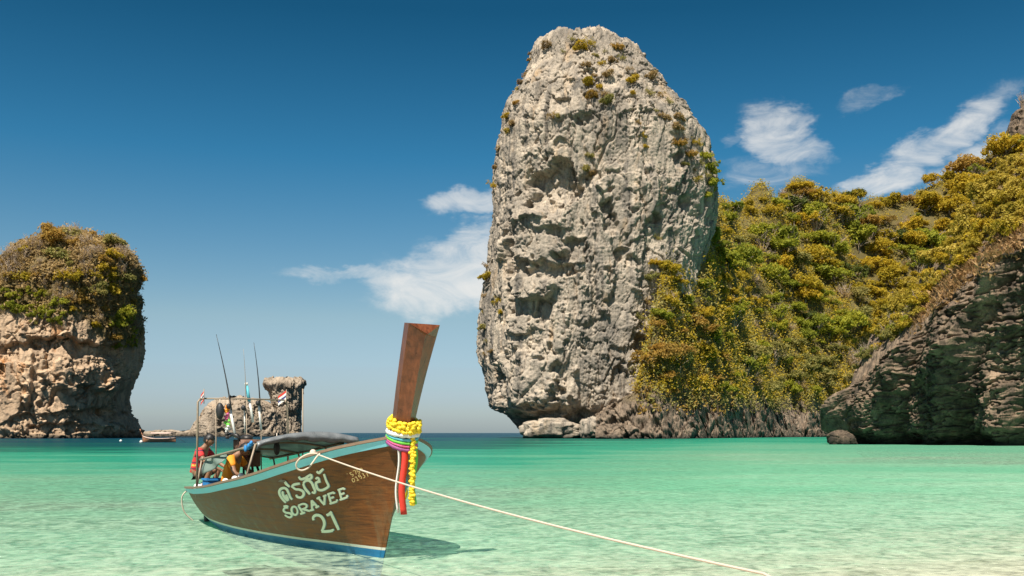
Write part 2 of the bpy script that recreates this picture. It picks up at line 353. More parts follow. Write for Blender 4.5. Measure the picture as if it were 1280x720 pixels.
gl = t.new('ShaderNodeBsdfGlossy'); gl.inputs['Roughness'].default_value = 0.12; t.l.new(bmp.outputs[0], gl.inputs['Normal']); gl.inputs[0].default_value = (0.9, 1, 0.97, 1)
fr = t.new('ShaderNodeFresnel'); fr.inputs[0].default_value = 1.33; t.l.new(bmp.outputs[0], fr.inputs['Normal'])
mx2 = t.new('ShaderNodeMixShader'); t.l.new(t.math('MINIMUM', t.math('MULTIPLY', fr.outputs[0], 0.42), 0.21), mx2.inputs[0]); t.l.new(mx1.outputs[0], mx2.inputs[1]); t.l.new(gl.outputs[0], mx2.inputs[2])
t.l.new(mx2.outputs[0], t.out.inputs[0])
obj('sea', me, m)['kind'] = 'structure'

# ------------------------------------------------------------------ rock masses
def finish_rock(name, V, faces, mat, base, soil=None, smooth=True):
    base = np.array(base, float)
    me = mesh_np(name, V-base, faces, smooth)
    if soil is not None: me.attributes.new('soil', 'FLOAT', 'POINT').data.foreach_set('value', soil.astype(np.float32).ravel())
    return obj(name, me, mat, loc=base)
def ring_rock(outline, Yc, depth, nt, nz, disp, zmin=-3.0, front=0.7, square=2.6):
    """closed rock lofted through an outline of (row, left, right) seen at distance Yc"""
    rows = sorted(outline); zt = HC-(rows[0][0]-HY)/F*Yc
    zz = zmin+(zt-zmin)*np.linspace(0, 1, nz)**0.97
    py = HY-(zz-HC)*F/Yc
    L = (smooth_interp(py, [(r[0], r[1]) for r in rows])-640)/F*Yc; R = (smooth_interp(py, [(r[0], r[2]) for r in rows])-640)/F*Yc
    q = np.linspace(0, 1, nt, endpoint=False)                       # more columns on the seaward half
    th = np.where(q < front, math.pi+math.pi*q/front, math.pi*(q-front)/(1-front))
    c, s = np.cos(th), np.sin(th)
    k = 1/(np.abs(c)**square+np.abs(s)**square)**(1/square)
    a = np.maximum((R-L)/2, 0.05)[:, None]; cx = ((L+R)/2)[:, None]
    dp = np.minimum(depth, 0.45*(R-L)+0.5)[:, None] if np.isscalar(depth) else depth[:, None]
    X = cx+a*k*c; Y = Yc+dp*k*s; Z = zz[:, None]+0*X
    nx = c/a; ny = s/dp; n = np.hypot(nx, ny); nx, ny = nx/n, ny/n
    Pn = np.stack([X, Y, Z], -1).astype(np.float32)
    D, DZ = disp(Pn, nx, ny, (np.linspace(0, 1, nz)[:, None]+0*X))
    X = X+D*nx; Y = Y+D*ny; Z = Z+DZ
    V = np.stack([X, Y, Z], -1).reshape(-1, 3)
    fc = grid_faces(nz, nt, True)
    V = np.vstack([V, V[-nt:].mean(0)+np.array([0, 0, 0.3])]); top = len(V)-1
    j = np.arange(nt); b = (nz-1)*nt
    capf = np.stack([b+j, b+(j+1) % nt, np.full(nt, top), np.full(nt, top)], -1)
    return V, fc, [(int(x[0]), int(x[1]), int(x[2])) for x in capf]
def features(Pn, Yf, feats, warp=0.6):
    """hollows (sharp lip above, ramp below) and bulges at given places on a cliff facing the viewer"""
    X, Z = Pn[..., 0], Pn[..., 2]; out = np.zeros_like(X)
    w1 = fbm(Pn*0.22, 4); w2 = fbm(Pn*0.22+50, 4)
    for (px, py, rx, ry, amp) in feats:
        c = P(px, py, Yf); sx = rx/F*Yf; sz = ry/F*Yf
        u = (X-c[0])/sx+w1*warp*1.6; v = (Z-c[2])/sz+w2*warp*1.6
        if amp < 0:     # hollow: deepest just under its roof
            e = np.sqrt(u*u+v*v); m = 1-sstep(0.75, 1.02, e)
            out += amp*m*(0.45+0.55*np.clip((v+1)/2, 0, 1))
        else:           # bulge: blunt block with a sharp underside
            e = (np.abs(u)**3.2+np.abs(v)**3.2)**(1/3.2); m = 1-sstep(0.72, 1.08, e)
            out += amp*m*(0.8-0.25*np.clip(v, -1, 1))
    return out
def cliff_noise(Pn, s=1.0, amp=1.0, flute=1.0):
    p = Pn
    d = 3.2*fbm(p*np.float32(0.04*s), 3)
    d = d+2.2*fbm(p*np.float32([0.1*s, 0.1*s, 0.06*s])+31, 5)
    wv = fbm(p*np.float32(0.09*s)+5, 2)[..., None]*np.float32([0.5, 0.5, 0.1])
    d = d+flute*1.7*(ridged(p*np.float32([0.13*s, 0.13*s, 0.016*s])+7+wv, 3)-0.5)      # vertical flutes and runnels
    d = d+flute*0.7*(ridged(p*np.float32([0.38*s, 0.38*s, 0.045*s])+27+wv, 3)-0.5)
    f1, f2, cid = worley(p*np.float32([0.13*s, 0.13*s, 0.06*s])+fbm(p*np.float32(0.2*s), 3)[..., None]*0.9)
    d = d+2.0*(cid-0.5)-0.8*(1-sstep(0.0, 0.09, f2-f1))                               # blocks with open joints
    g1, g2, gid = worley(p*np.float32([0.5*s, 0.5*s, 0.3*s])+fbm(p*np.float32(0.7*s), 3)[..., None]*0.9)
    rough = sstep(-0.25, 0.3, fbm(p*np.float32(0.07*s)+61, 3))                         # some faces are smooth, some shattered
    d = d+rough*(0.55*(gid-0.5)-0.3*(1-sstep(0.0, 0.12, g2-g1)))
    pit = fbm(p*np.float32([0.22*s, 0.22*s, 0.17*s])+77, 4); d = d-2.0*sstep(0.32, 0.42, pit)    # solution pockets
    pit = fbm(p*np.float32([0.6*s, 0.6*s, 0.4*s])+177, 3); d = d-0.9*rough*sstep(0.3, 0.42, pit)
    d = d+0.35*(0.4+rough)*(ridged(p*np.float32([0.9*s, 0.9*s, 0.55*s]), 3)-0.5)
    wq = fbm(p*np.float32(0.07*s)+15, 3)[..., None]*np.float32([0.55, 0.55, 0.1])
    ck = np.abs(perlin(p*np.float32([0.085*s, 0.085*s, 0.011*s])+41+wq)); d = d-1.7*(1-sstep(0.0, 0.03, ck))      # long vertical fissures
    ck = np.abs(perlin(p*np.float32([0.24*s, 0.24*s, 0.04*s])+141+wq)); d = d-0.8*(1-sstep(0.0, 0.05, ck))
    return d*amp/s
TY = 326.0
tower_outline = [(43, 733, 748), (47, 716, 758), (53, 690, 771), (59, 673, 782), (69, 665, 793), (84, 662, 804), (98, 657, 815), (116, 645, 831), (142, 633, 850), (170, 628, 872),
                 (199, 622, 886), (225, 618, 891), (250, 617, 893), (270, 616, 891), (300, 610, 886), (340, 607, 876), (377, 605, 870), (420, 603, 862), (447, 603, 858), (467, 608, 856), (500, 612, 854),
                 (511, 616, 852), (519, 634, 850), (530, 645, 848), (560, 650, 848)]
tower_feats = [(692, 234, 40, 30, -6.0), (664, 262, 24, 16, 2.2), (738, 226, 16, 14, -2.0), (664, 300, 36, 34, 3.4), (716, 312, 22, 17, -3.8), (704, 338, 18, 10, -3.0), (690, 275, 30, 12, 1.6),
               (668, 358, 32, 16, 4.6), (680, 388, 10, 24, -2.6), (655, 402, 20, 14, 1.8), (639, 335, 7, 66, -3.4), (702, 415, 10, 40, 1.8), (730, 350, 9, 70, 1.6), (795, 300, 8, 80, 1.8),
               (665, 475, 42, 42, 4.5), (627, 480, 9, 24, -2.5), (690, 528, 20, 10, 3.0), (655, 530, 22, 12, -3.2),
               (762, 285, 10, 18, -3.2), (776, 320, 13, 11, -3.0), (758, 262, 9, 12, -2.6), (806, 430, 14, 12, -4.0), (790, 330, 10, 8, -2.0), (818, 272, 11, 9, -3.6), (812, 240, 9, 34, 2.6),
               (755, 330, 10, 60, 2.0), (745, 250, 8, 36, 1.8), (770, 410, 22, 32, 1.2), (775, 480, 12, 22, -2.0), (728, 520, 10, 18, -3.4), (765, 530, 18, 14, -4.2), (715, 500, 8, 30, 1.8),
               (845, 530, 26, 20, -3.6), (810, 520, 12, 22, -3.2), (800, 150, 24, 14, -1.6), (726, 150, 14, 10, -1.8), (735, 100, 8, 8, -2.0), (700, 128, 12, 10, -1.6), (860, 250, 9, 12, -2.2), (850, 200, 8, 12, -2.2), (700, 180, 10, 7, -1.6)]
def tower_disp(Pn, nx, ny, v):
    d = cliff_noise(Pn, 1.0, 0.62)+0.28*(ridged(Pn*np.float32([1.5, 1.5, 0.9])+3, 3)-0.5)+0.22*fbm(Pn*np.float32([2.6, 2.6, 1.6]), 2)
    fr = sstep(-0.15, -0.55, ny) if False else np.clip((-ny-0.1)/0.4, 0, 1)
    d = d+features(Pn, TY-28, tower_feats)*fr
    edge = sstep(0.985, 0.9, v); d = d*(0.25+0.75*edge)
    # horizontal ledges
    z = Pn[..., 2]; q = z/6.5+1.4*fbm(Pn*np.float32(0.06), 3); fq = q-np.floor(q)
    d = d+0.45*(fq-0.5)*sstep(-0.2, 0.3, fbm(Pn*np.float32(0.05)+9, 2))
    d = d-1.6*sstep(3.5, 0.8, z)                                                     # tide notch
    dz = 0.9*fbm(Pn*np.float32([0.35, 0.35, 0.1])+3, 3)*sstep(0.5, 1.0, v)+(2.6*perlin(Pn*np.float32([0.16, 0.16, 0.0]))+2.2*(ridged(Pn*np.float32([0.33, 0.33, 0.0])+4, 2)-0.5))*sstep(0.84, 0.97, v)
    return d, dz
V, fc, capf = ring_rock(tower_outline, TY, 30.0, 700, 520, tower_disp)
tower = finish_rock('rock_tower', V, fc, M['tower'], (P(750, 541, TY)[0], TY, 0))
tag(tower, 'towering grey limestone sea stack with hollows and vertical streaks', 'sea stack', kind='structure')

IY = 318.0
isl_outline = [(291, 78, 94), (296, 66, 112), (303, 50, 138), (316, 34, 152), (332, 20, 164), (348, 2, 164), (368, -20, 166), (400, -40, 168), (428, -50, 169), (450, -56, 166), (478, -58, 158), (500, -60, 151), (512, -60, 151), (528, -60, 158), (540, -60, 164), (556, -60, 167)]
isl_feats = [(75, 432, 62, 14, -5.0), (20, 440, 26, 18, -3.0), (90, 470, 45, 18, 3.0), (60, 500, 40, 22, 2.2), (120, 490, 22, 22, 3.2), (30, 470, 8, 50, 2.5), (100, 520, 20, 12, -2.2), (75, 535, 40, 8, -3.2), (140, 520, 10, 26, -2.6), (70, 340, 16, 7, 1.8), (30, 530, 16, 12, -2.5), (150, 470, 8, 40, 2.0)]
def isl_disp(Pn, nx, ny, v):
    d = cliff_noise(Pn, 0.95, 0.9, 0.8)*sstep(1.0, 0.85, v)
    d = d+features(Pn, IY-26, isl_feats)*np.clip((-ny-0.1)/0.4, 0, 1)-1.5*sstep(3.2, 0.8, Pn[..., 2])
    return d, 7.0*fbm(Pn*np.float32(0.075), 3)*sstep(0.3, 1.0, v)
V, fc, capf = ring_rock(isl_outline, IY, 27.0, 560, 380, isl_disp)
zrow = V[:, 2]; pxv = 640+V[:, 0]/V[:, 1]*F
soil = sstep(-2.5, 2.5, zrow-np.interp(pxv, [-100, 0, 60, 100, 130, 165, 190], [38, 38, 36, 36, 30, 28, 40])+4*fbm(V*0.12, 3))
left_island = finish_rock('rock_island', V, fc, M['island'], (P(60, 541, IY)[0], IY, 0), soil)
tag(left_island, 'round ochre rock island with dry scrub on its crown', 'island', kind='structure')

QY = 440.0
def islet_disp(Pn, nx, ny, v):
    return cliff_noise(Pn, 0.9, 0.8, 0.5)*sstep(1.02, 0.9, v)*0.9, (2.2*fbm(Pn*np.float32(0.16), 3)+1.6*(ridged(Pn*np.float32([0.3, 0.3, 0.1]), 2)-0.5))*sstep(0.3, 1, v)
parts = [ring_rock([(472, 342, 370), (475, 335, 377), (490, 335, 378), (505, 342, 377), (520, 348, 374), (550, 345, 378)], QY, 9, 150, 110, islet_disp),
         ring_rock([(497, 286, 306), (501, 278, 322), (506, 268, 336), (514, 258, 348), (524, 250, 352), (534, 243, 354), (550, 236, 360)], QY-4, 14, 240, 90, islet_disp),
         ring_rock([(538.2, 200, 244), (540, 182, 255), (542, 168, 262), (548, 160, 270)], QY-6, 9, 220, 30, lambda a, b, c, d: tuple(0.35*q for q in islet_disp(a, b, c, d)))]
Vs, Fs, off = [], [], 0
for V, fc, capf in parts: Vs.append(V); Fs.append(fc+off); off += len(V)
islet = finish_rock('rock_islet', np.vstack(Vs), np.vstack(Fs), M['islet'], (P(300, 541, QY)[0], QY, 0))
tag(islet, 'low brown rock islet ending in a blocky pillar', 'islet', kind='structure')

# hillside: surface through control points (row, column, distance)
ctl = [(770, 549, 274), (800, 548.5, 277), (840, 548, 283), (890, 547.3, 300), (940, 546.8, 335), (1000, 546, 380), (1040, 545.8, 408), (1120, 545.5, 425), (1260, 545.5, 425), (1420, 545.5, 425),
       (800, 512, 281), (850, 505, 289), (900, 502, 307), (960, 504, 344), (1020, 502, 388), (1080, 485, 418), (1180, 475, 430), (1320, 475, 432),
       (822, 405, 286), (836, 335, 291), (870, 415, 305), (930, 430, 352), (1000, 432, 400), (1080, 415, 440), (1180, 385, 455), (1300, 365, 460),
       (872, 285, 312), (905, 258, 345), (930, 340, 395), (1000, 340, 455), (1080, 350, 490), (1160, 340, 500), (1250, 312, 505), (1360, 285, 510),
       (918, 248, 395), (955, 226, 455), (1000, 224, 500), (1040, 242, 530), (1085, 254, 550), (1130, 248, 560), (1200, 215, 570), (1260, 186, 575), (1340, 152, 580), (1440, 115, 585)]
C = np.array([P(*c) for c in ctl]); back = C[-10:]*np.array([1.12, 1.0, 0.72])+np.array([0, 75, 0])
back2 = C[-10:]*np.array([1.25, 1.0, 0.3])+np.array([0, 160, 0])
C = np.vstack([C, back, back2, [[22, 300, -6], [28, 345, 20], [50, 420, 35], [20, 380, 5]]])
def tps_fit(C):
    n = len(C); d = np.hypot(C[:, None, 0]-C[None, :, 0], C[:, None, 1]-C[None, :, 1])/100
    K = np.where(d > 0, d**2*np.log(d+1e-9), 0)+np.eye(n)*0.004
    Pm = np.c_[np.ones(n), C[:, :2]/100]; A = np.block([[K, Pm], [Pm.T, np.zeros((3, 3))]])
    return np.linalg.solve(A, np.r_[C[:, 2], 0, 0, 0])
wt = tps_fit(C)
def hill_z(X, Y):
    z = wt[-3]+wt[-2]*X/100+wt[-1]*Y/100
    for c, w in zip(C, wt): d = np.hypot(X-c[0], Y-c[1])/100; z = z+w*d**2*np.log(d+1e-9)
    return z
apx = np.concatenate([np.linspace(745, 1060, 460), np.linspace(1060.5, 1520, 200)])
Ys = np.interp(apx, [745, 770, 800, 840, 890, 940, 1000, 1040, 1120, 1520], [272, 273, 276, 282, 299, 333, 377, 405, 422, 422])-3
vv = np.linspace(0, 1, 430)[:, None]**2.5
HYm = Ys[None]+(680-Ys[None])*vv; HXm = ((apx-640)/F)[None]*HYm
sky_y = np.interp(apx, [745, 800, 812, 824, 836, 865, 895, 918, 955, 1000, 1040, 1085, 1130, 1200, 1260, 1340, 1440], [520, 488, 440, 380, 330, 285, 256, 246, 224, 222, 240, 252, 246, 214, 184, 150, 110])
HZ = np.maximum(hill_z(HXm, HYm), np.minimum((HYm-Ys[None]-2.5)*1.1, 9.0)-0.5)
HZ = np.minimum(HZ, (HYm-Ys[None])*3.2-3.0)
HZ = np.minimum(HZ, HC+(HY-sky_y[None])/F*HYm)
Pn = np.stack([HXm, HYm, HZ], -1).astype(np.float32)
rk = sstep(17, 9, HZ+6*fbm(Pn*np.float32(0.08), 3))                 # bare rock along the shore
wb1, wb2, wbi = worley(Pn*np.float32([0.2, 0.2, 0.26])+fbm(Pn*np.float32(0.25), 3)[..., None]*0.8)
rd = 3.4*fbm(Pn*np.float32(0.085), 4)+2.6*(wbi-0.5)-1.0*(1-sstep(0, 0.12, wb2-wb1))+1.1*(ridged(Pn*np.float32(0.35), 3)-0.5)+0.5*(ridged(Pn*np.float32(1.1), 2)-0.5)
bump_h = 7.0*fbm(Pn*np.float32([0.035, 0.035, 0.015]), 4)*sstep(5, 25, HZ)
HYm2 = HYm-rd*rk*1.1; HXm2 = HXm-rd*rk*0.4; HZ2 = HZ+bump_h+rd*rk*0.4+(fbm(Pn*np.float32(0.5), 3)*1.2)*(1-rk)
hill = finish_rock('hillside', np.stack([HXm2, HYm2, HZ2], -1).reshape(-1, 3), grid_faces(*HXm.shape), M['hill'], (120, 400, 0), (1-rk))
tag(hill, 'wooded hillside rising behind the cove from a band of bare rock', 'hill', kind='structure')

# dark layered cliff on the right: path along its foot, then up the face and back over the slope to the ridge
foot = np.array([[78, 215], [67, 190], [57, 165], [49.8, 151], [48.4, 146.5], [P(1068, 541, 142)[0], 142], [P(1100, 541, 138)[0], 138], [P(1180, 541, 130)[0], 130], [P(1280, 541, 121)[0], 121], [P(1450, 541, 108)[0], 108], [P(1650, 541, 98)[0], 98]])
seg = np.r_[0, np.cumsum(np.hypot(*np.diff(foot, axis=0).T))]
nA = 640; su = np.interp(np.linspace(0, 1, nA), [0, 0.12, 0.85, 1], [0, seg[2]+8, seg[8]+12, seg[-1]])
fx = smooth_interp(su, list(zip(seg, foot[:, 0]))); fy = smooth_interp(su, list(zip(seg, foot[:, 1])))
tx, ty = np.gradient(fx, su), np.gradient(fy, su); L_ = np.hypot(tx, ty); nxp, nyp = ty/L_, -tx/L_     # outward: left and seaward
fl = np.where(nxp*(-1)+nyp*(-0.4) < 0, -1, 1); nxp, nyp = nxp*fl, nyp*fl
fpx = 640+fx/fy*F
fpx = np.where(fy > 146, 1031.0, fpx)
topy = np.interp(fpx, [1020, 1030, 1036, 1050, 1075, 1100, 1140, 1165, 1185, 1200, 1240, 1280, 1350, 1450, 1600], [535, 524, 514, 494, 470, 448, 417, 392, 362, 347, 317, 290, 255, 220, 190])
T = HC-(topy-HY)/F*(fy+1.0); T[fy > 152] = np.interp(fy[fy > 152], [152, 170, 215], [T[fy <= 152][0], 6, 3])
ridge_y = lambda q_: np.interp(q_, [1030, 1060, 1100, 1140, 1180, 1220, 1250, 1280, 1350, 1450, 1600], [528, 482, 430, 382, 325, 275, 236, 210, 165, 125, 100])
back_d = np.interp(fpx, [1030, 1100, 1200, 1300, 1500], [8, 16, 26, 36, 50])
nF, nS = 330, 110
vF = np.linspace(0, 1, nF)[:, None]; zF = -2.5+(T+2.5)[None]*vF
lean = -1.2+2.6*np.sin(np.clip(vF*1.15, 0, 1)*math.pi*0.62)-1.8*sstep(2.2, 0.4, zF)*1.0-2.2*sstep(0.86, 1.0, vF)-0.34*np.clip(np.minimum(17.0, 0.6*T[None])-zF, 0, 20)
XF = fx[None]+nxp[None]*lean; YF = fy[None]+nyp[None]*lean
Pf = np.stack([XF, YF, zF], -1).astype(np.float32)
al = su[None]+0*zF
q = (zF-0.34*al+5.0*fbm(Pf*np.float32(0.09), 4))/1.35; bi = np.floor(q); fq = q-bi
hsh = lambda k, j: _perm[(k.astype(np.int32)+j) & 255]/255.0
ly = np.stack([al*0.16, bi*7.31, 0*al], -1)
strata = 1.2*(0.25+1.3*hsh(bi, 3)**1.5)*sstep(-0.3, 0.25, fbm(Pf*np.float32(0.13)+71, 3))*(sstep(0.0, 0.25, fq)-sstep(0.72, 1.0, fq))*(0.6+0.9*(fbm(ly, 3)+0.25))
rq = (al-0.45*zF+2.5*fbm(Pf*np.float32(0.12)+3, 3))/8.5; rf = rq-np.floor(rq)
rib = 3.6*(np.where(rf < 0.7, rf/0.7, (1-rf)/0.3)-0.5)*(0.5+0.8*(perlin(np.stack([np.floor(rq)*3.7, 0.03*zF, 0*al], -1))+0.5))+3.0*perlin(np.stack([al*0.115+0.05*zF*0.3, 0.035*zF, 0*al+3.3], -1))+1.6*perlin(np.stack([al*0.3, 0.06*zF, 0*al+8.3], -1))
rib0 = perlin(Pf*np.float32(0.2))
f1, f2, cid = worley(np.stack([al*0.2, 0*al+0.3*rib0, 0.62*(Pf[..., 2]-0.34*al)], -1)+fbm(Pf*np.float32(0.7), 2)[..., None]*0.7)
dF = rib+strata+0.9*(cid-0.5)-0.7*(1-sstep(0, 0.14, f2-f1))+0.55*(ridged(Pf*np.float32(1.5), 3)-0.5)+0.9*fbm(Pf*np.float32(0.4), 3)
endk = sstep(1.0, 0.93, vF); dF = dF*(0.35+0.65*endk)*(0.4+0.6*sstep(146, 136, fy))[None]
XF = XF+nxp[None]*dF; YF = YF+nyp[None]*dF
vS = np.linspace(0, 1, nS+1)[1:, None]
dS = back_d[None]*vS
def smooth_row(r_, w=61): return np.convolve(np.pad(r_, w//2, mode='edge'), np.ones(w)/w, 'valid')
sk = sstep(0.0, 0.3, vS); XF1 = XF[-1][None]*(1-sk)+smooth_row(XF[-1])[None]*sk; YF1 = YF[-1][None]*(1-sk)+smooth_row(YF[-1])[None]*sk
XS = XF1-nxp[None]*dS*0.55+0.45*dS*0.55; YS = YF1-nyp[None]*dS*0.55+dS*0.62
nzS = 1.2*fbm(np.stack([XS, YS, 0*XS], -1).astype(np.float32)*np.float32(0.35), 4)*sstep(0, 0.1, vS)
XS = XS+nxp[None]*nzS; YS = YS+nyp[None]*nzS
rpx = 640+XS[-1]/YS[-1]*F; RZ = HC-(ridge_y(rpx)-HY)/F*YS[-1]; RZ = np.where(fy > 152, np.minimum(RZ, T+3), RZ); RZ = np.maximum(RZ, T+1.0)
ZS = T[None]+(RZ-T)[None]*np.sin(vS*math.pi/2)**0.85-np.maximum(vS-0.9, 0)*0
Ps = np.stack([XS, YS, ZS], -1).astype(np.float32)
ZS = ZS+(1.3*fbm(Ps*np.float32(0.22), 4)+1.5*(ridged(Ps*np.float32(0.4), 4)-0.5))*sstep(0, 0.15, vS)
XB = XS[-1]+10; YB = YS[-1]+25; ZB = ZS[-1]*0.3-2
V = np.concatenate([np.stack([XF, YF, zF], -1), np.stack([XS, YS, ZS], -1), np.stack([XB, YB, ZB], -1)[None]], 0)
soil = np.concatenate([np.zeros((nF, nA)), sstep(0.02, 0.3, vS+0.25*fbm(Ps*np.float32(0.3), 3))*sstep(1130, 1200, fpx)[None]*0.6, np.ones((1, nA))], 0)
cliff = finish_rock('layered_cliff', V.reshape(-1, 3), grid_faces(*V.shape[:2]), M['cliff'], (58, 130, 0), soil)
tag(cliff, 'dark layered rock cliff dropping into the cove', 'cliff', kind='structure')
# bare crag on the ridge above the slope
def crag_disp(Pn, nx, ny, v): return cliff_noise(Pn, 1.3, 0.7, 0.3)*sstep(1.05, 0.9, v), 0.8*fbm(Pn*np.float32(0.3), 3)
V, fc, capf = ring_rock([(131, 1284, 1310), (137, 1274, 1330), (150, 1268, 1350), (175, 1264, 1370), (215, 1258, 1380)], 570, 18, 180, 90, crag_disp, zmin=P(0, 215, 570)[2])
crag = finish_rock('ridge_crag', V, fc, M['cliff'], P(1300, 200, 570))
tag(crag, 'dark rock crag jutting from the top of the wooded ridge', 'crag', kind='structure')

def boulder(name, c, r, mat, seed, label):
    bm = bmesh.new(); bmesh.ops.create_icosphere(bm, subdivisions=5, radius=1.0)
    v = np.array([x.co[:] for x in bm.verts]); fs = np.array([[x.index for x in f.verts] for f in bm.faces]); bm.free()
    s = np.array(r); p = v*s+seed*13.7
    w = worley((p/np.mean(s)*1.3).astype(np.float32)); d = 0.4*fbm(p/np.mean(s)*0.9, 5)+0.3*(w[2]-0.5)-0.08*(1-sstep(0, 0.15, w[1]-w[0]))+0.06*ridged(p/np.mean(s)*4, 3)
    v = np.sign(v)*np.abs(v)**0.8; v = v*(1+d)[:, None]*s
    o = obj(name, mesh_np(name, v, fs), mat, loc=c); tag(o, label, 'boulder'); return o
boulder('boulder', P(748, 537, 291), (4.8, 4.5, 4.2), M['tower'], 1, 'rounded pale boulder in the dark notch at the sea stack foot')
boulder('boulder', P(690, 537, 297), (8.0, 5, 3.0), M['tower'], 2, 'wide slanting boulder under the square block of the sea stack')
boulder('boulder', P(1052, 550, 141.5), (1.9, 1.6, 1.2), M['cliff'], 3, 'squat rock standing in water at the layered cliff corner')
boulder('boulder', P(805, 540, 291), (3.6, 3, 3.2), M['hill'], 5, 'brown boulder between the sea stack and the hillside rocks')

# ------------------------------------------------------------------ vegetation
def leaf_cards(c, r, n, size, R, up=0.35, stretch=1.6):
    """n leaf-sized faces scattered through a clump"""
    d = R.normal(size=(n, 3)); d /= np.linalg.norm(d, axis=1, keepdims=True)
    p = c+d*r*(R.random((n, 1))**0.5)
    nrm = d*0.8+R.normal(size=(n, 3))*0.55+np.array([0, 0, up]); nrm /= np.linalg.norm(nrm, axis=1, keepdims=True)
    a = np.cross(nrm, R.normal(size=(n, 3))); a /= np.linalg.norm(a, axis=1, keepdims=True); b = np.cross(nrm, a)
    s = size*(0.6+0.8*R.random((n, 1)))
    return np.stack([p-a*s*stretch, p-b*s*0.75+nrm*s*0.15, p+a*s*stretch, p+b*s*0.75+nrm*s*0.15], 1)
def crown_mesh(name, seed, nclump, nleaf, leaf, shape=(1, 1, 0.75), lump=0.2, cz=0.85, lobes=6):
    """irregular crown: a few unequal lobes, each covered in leaf clumps, with gaps between"""
    R = np.random.default_rng(seed); Q = []; shape = np.array(shape); L = []
    for i in range(lobes):
        q = 2*math.pi*(i+0.7*R.random())/lobes; rr = 0.62*R.random()**0.6
        L.append((np.array([math.cos(q)*rr, math.sin(q)*rr, R.uniform(-0.3, 0.42)]), R.uniform(0.3, 0.56)))
    for i in range(nclump):
        c0, r0 = L[R.integers(lobes)]
        d = R.normal(size=3); d[2] = abs(d[2])*1.1-0.4; d /= np.linalg.norm(d)
        c = (c0+d*r0*(0.6+0.4*R.random()))*shape+np.array([0, 0, cz])
        Q.append(leaf_cards(c, lump*(0.5+0.9*R.random()), int(nleaf*(0.5+R.random())), leaf*(0.8+0.4*R.random()), R))
    Q = np.concatenate(Q); return mesh_np(name, Q.reshape(-1, 3), np.arange(len(Q)*4).reshape(-1, 4), False)
def trunk_mesh(name, seed, h=0.8, r=0.07, limbs=5):
    R = np.random.default_rng(seed); mb = MB()
    top = np.array([R.normal()*0.1, R.normal()*0.1, h])
    mb.tube([(0, 0, -0.35), (0.02, 0, 0.1), top*0.5+np.array([R.normal()*0.05, 0, 0]), top], [r*1.3, r, r*0.75, r*0.5], 6)
    for i in range(limbs):
        q = 2*math.pi*(i+R.random()*0.5)/limbs; st = top*(0.55+0.4*R.random())
        e = st+np.array([math.cos(q)*0.6, math.sin(q)*0.6, 0.25+0.3*R.random()]); mid = (st+e)/2+np.array([0, 0, 0.06])
        mb.tube([st, mid, e], [r*0.5, r*0.35, r*0.15], 5)
    return mesh_np(name, np.array(mb.v), mb.f)
def twig_mesh(name, seed, n=46, r=0.017):
    R = np.random.default_rng(seed); mb = MB()
    for i in range(n):
        q = R.random()*2*math.pi; t0 = 0.15+0.75*R.random(); h = 0.7+0.9*R.random()
        e = np.array([math.cos(q)*t0, math.sin(q)*t0, h]); b = e*np.array([0.15, 0.15, 0.0]); m_ = e*np.array([0.45, 0.45, 0.55])+R.normal(size=3)*0.06
        mb.tube([b, m_, e], [r*1.6, r, r*0.4], 3, False)
        for k in range(2):
            f = m_+(e-m_)*R.random(); mb.tube([f, f+R.normal(size=3)*0.16+np.array([0, 0, 0.12])], [r*0.7, r*0.3], 3, False)
    return mesh_np(name, np.array(mb.v), mb.f)
CROWN = {'round': crown_mesh('round_crown', 11, 90, 34, 0.045), 'wide': crown_mesh('wide_crown', 12, 100, 32, 0.044, (1.3, 1.15, 0.6), 0.2, 0.8, 8),
         'tall': crown_mesh('tall_crown', 13, 90, 34, 0.045, (0.8, 0.8, 1.15), 0.2, 1.05, 6), 'loose': crown_mesh('loose_crown', 14, 56, 26, 0.045, (1.15, 1.05, 0.85), 0.17, 0.85, 7),
         'bush': crown_mesh('bush_crown', 15, 60, 28, 0.06, (1.1, 1.1, 0.75), 0.24, 0.45, 5), 'bush2': crown_mesh('bush_crown', 16, 52, 26, 0.062, (1.2, 0.95, 0.7), 0.24, 0.42, 5),
         'scrub': crown_mesh('scrub_crown', 17, 44, 15, 0.04, (1, 1, 0.95), 0.22, 0.55, 6)}
TRUNK = {k: trunk_mesh('trunk', 20+i) for i, k in enumerate(CROWN)}
for k in ('bush', 'bush2', 'scrub'): TRUNK[k] = trunk_mesh('stem', 31, 0.4, 0.05, 6)
TWIGS = [twig_mesh('twigs', 41), twig_mesh('twigs', 42, 30)]
for m_ in list(CROWN.values()): m_.materials.append(M['leaf_green'])
for m_ in list(TRUNK.values()): m_.materials.clear(); m_.materials.append(M['bark'])
for m_ in TWIGS: m_.materials.append(M['twig'])
def plant(name, kind, leaf, loc, R, label, cat, group, twigs=False, tilt=0.0, trunk=True, squash=1.0):
    e = empty(name, loc, random.random()*6.28); e.scale = (R, R, R*squash)
    if tilt: e.rotation_euler[0] = tilt
    tag(e, label, cat, group)
    c = obj('crown', CROWN[kind], None, e); c.material_slots[0].link = 'OBJECT'; c.material_slots[0].material = M[leaf]
    if trunk: obj('trunk', TRUNK[kind], None, e)
    if twigs: obj('twigs', TWIGS[random.randrange(2)], None, e)
    return e
bpy.context.view_layer.update(); DG = bpy.context.evaluated_depsgraph_get()
CAMP = Vector((0, 0, HC))
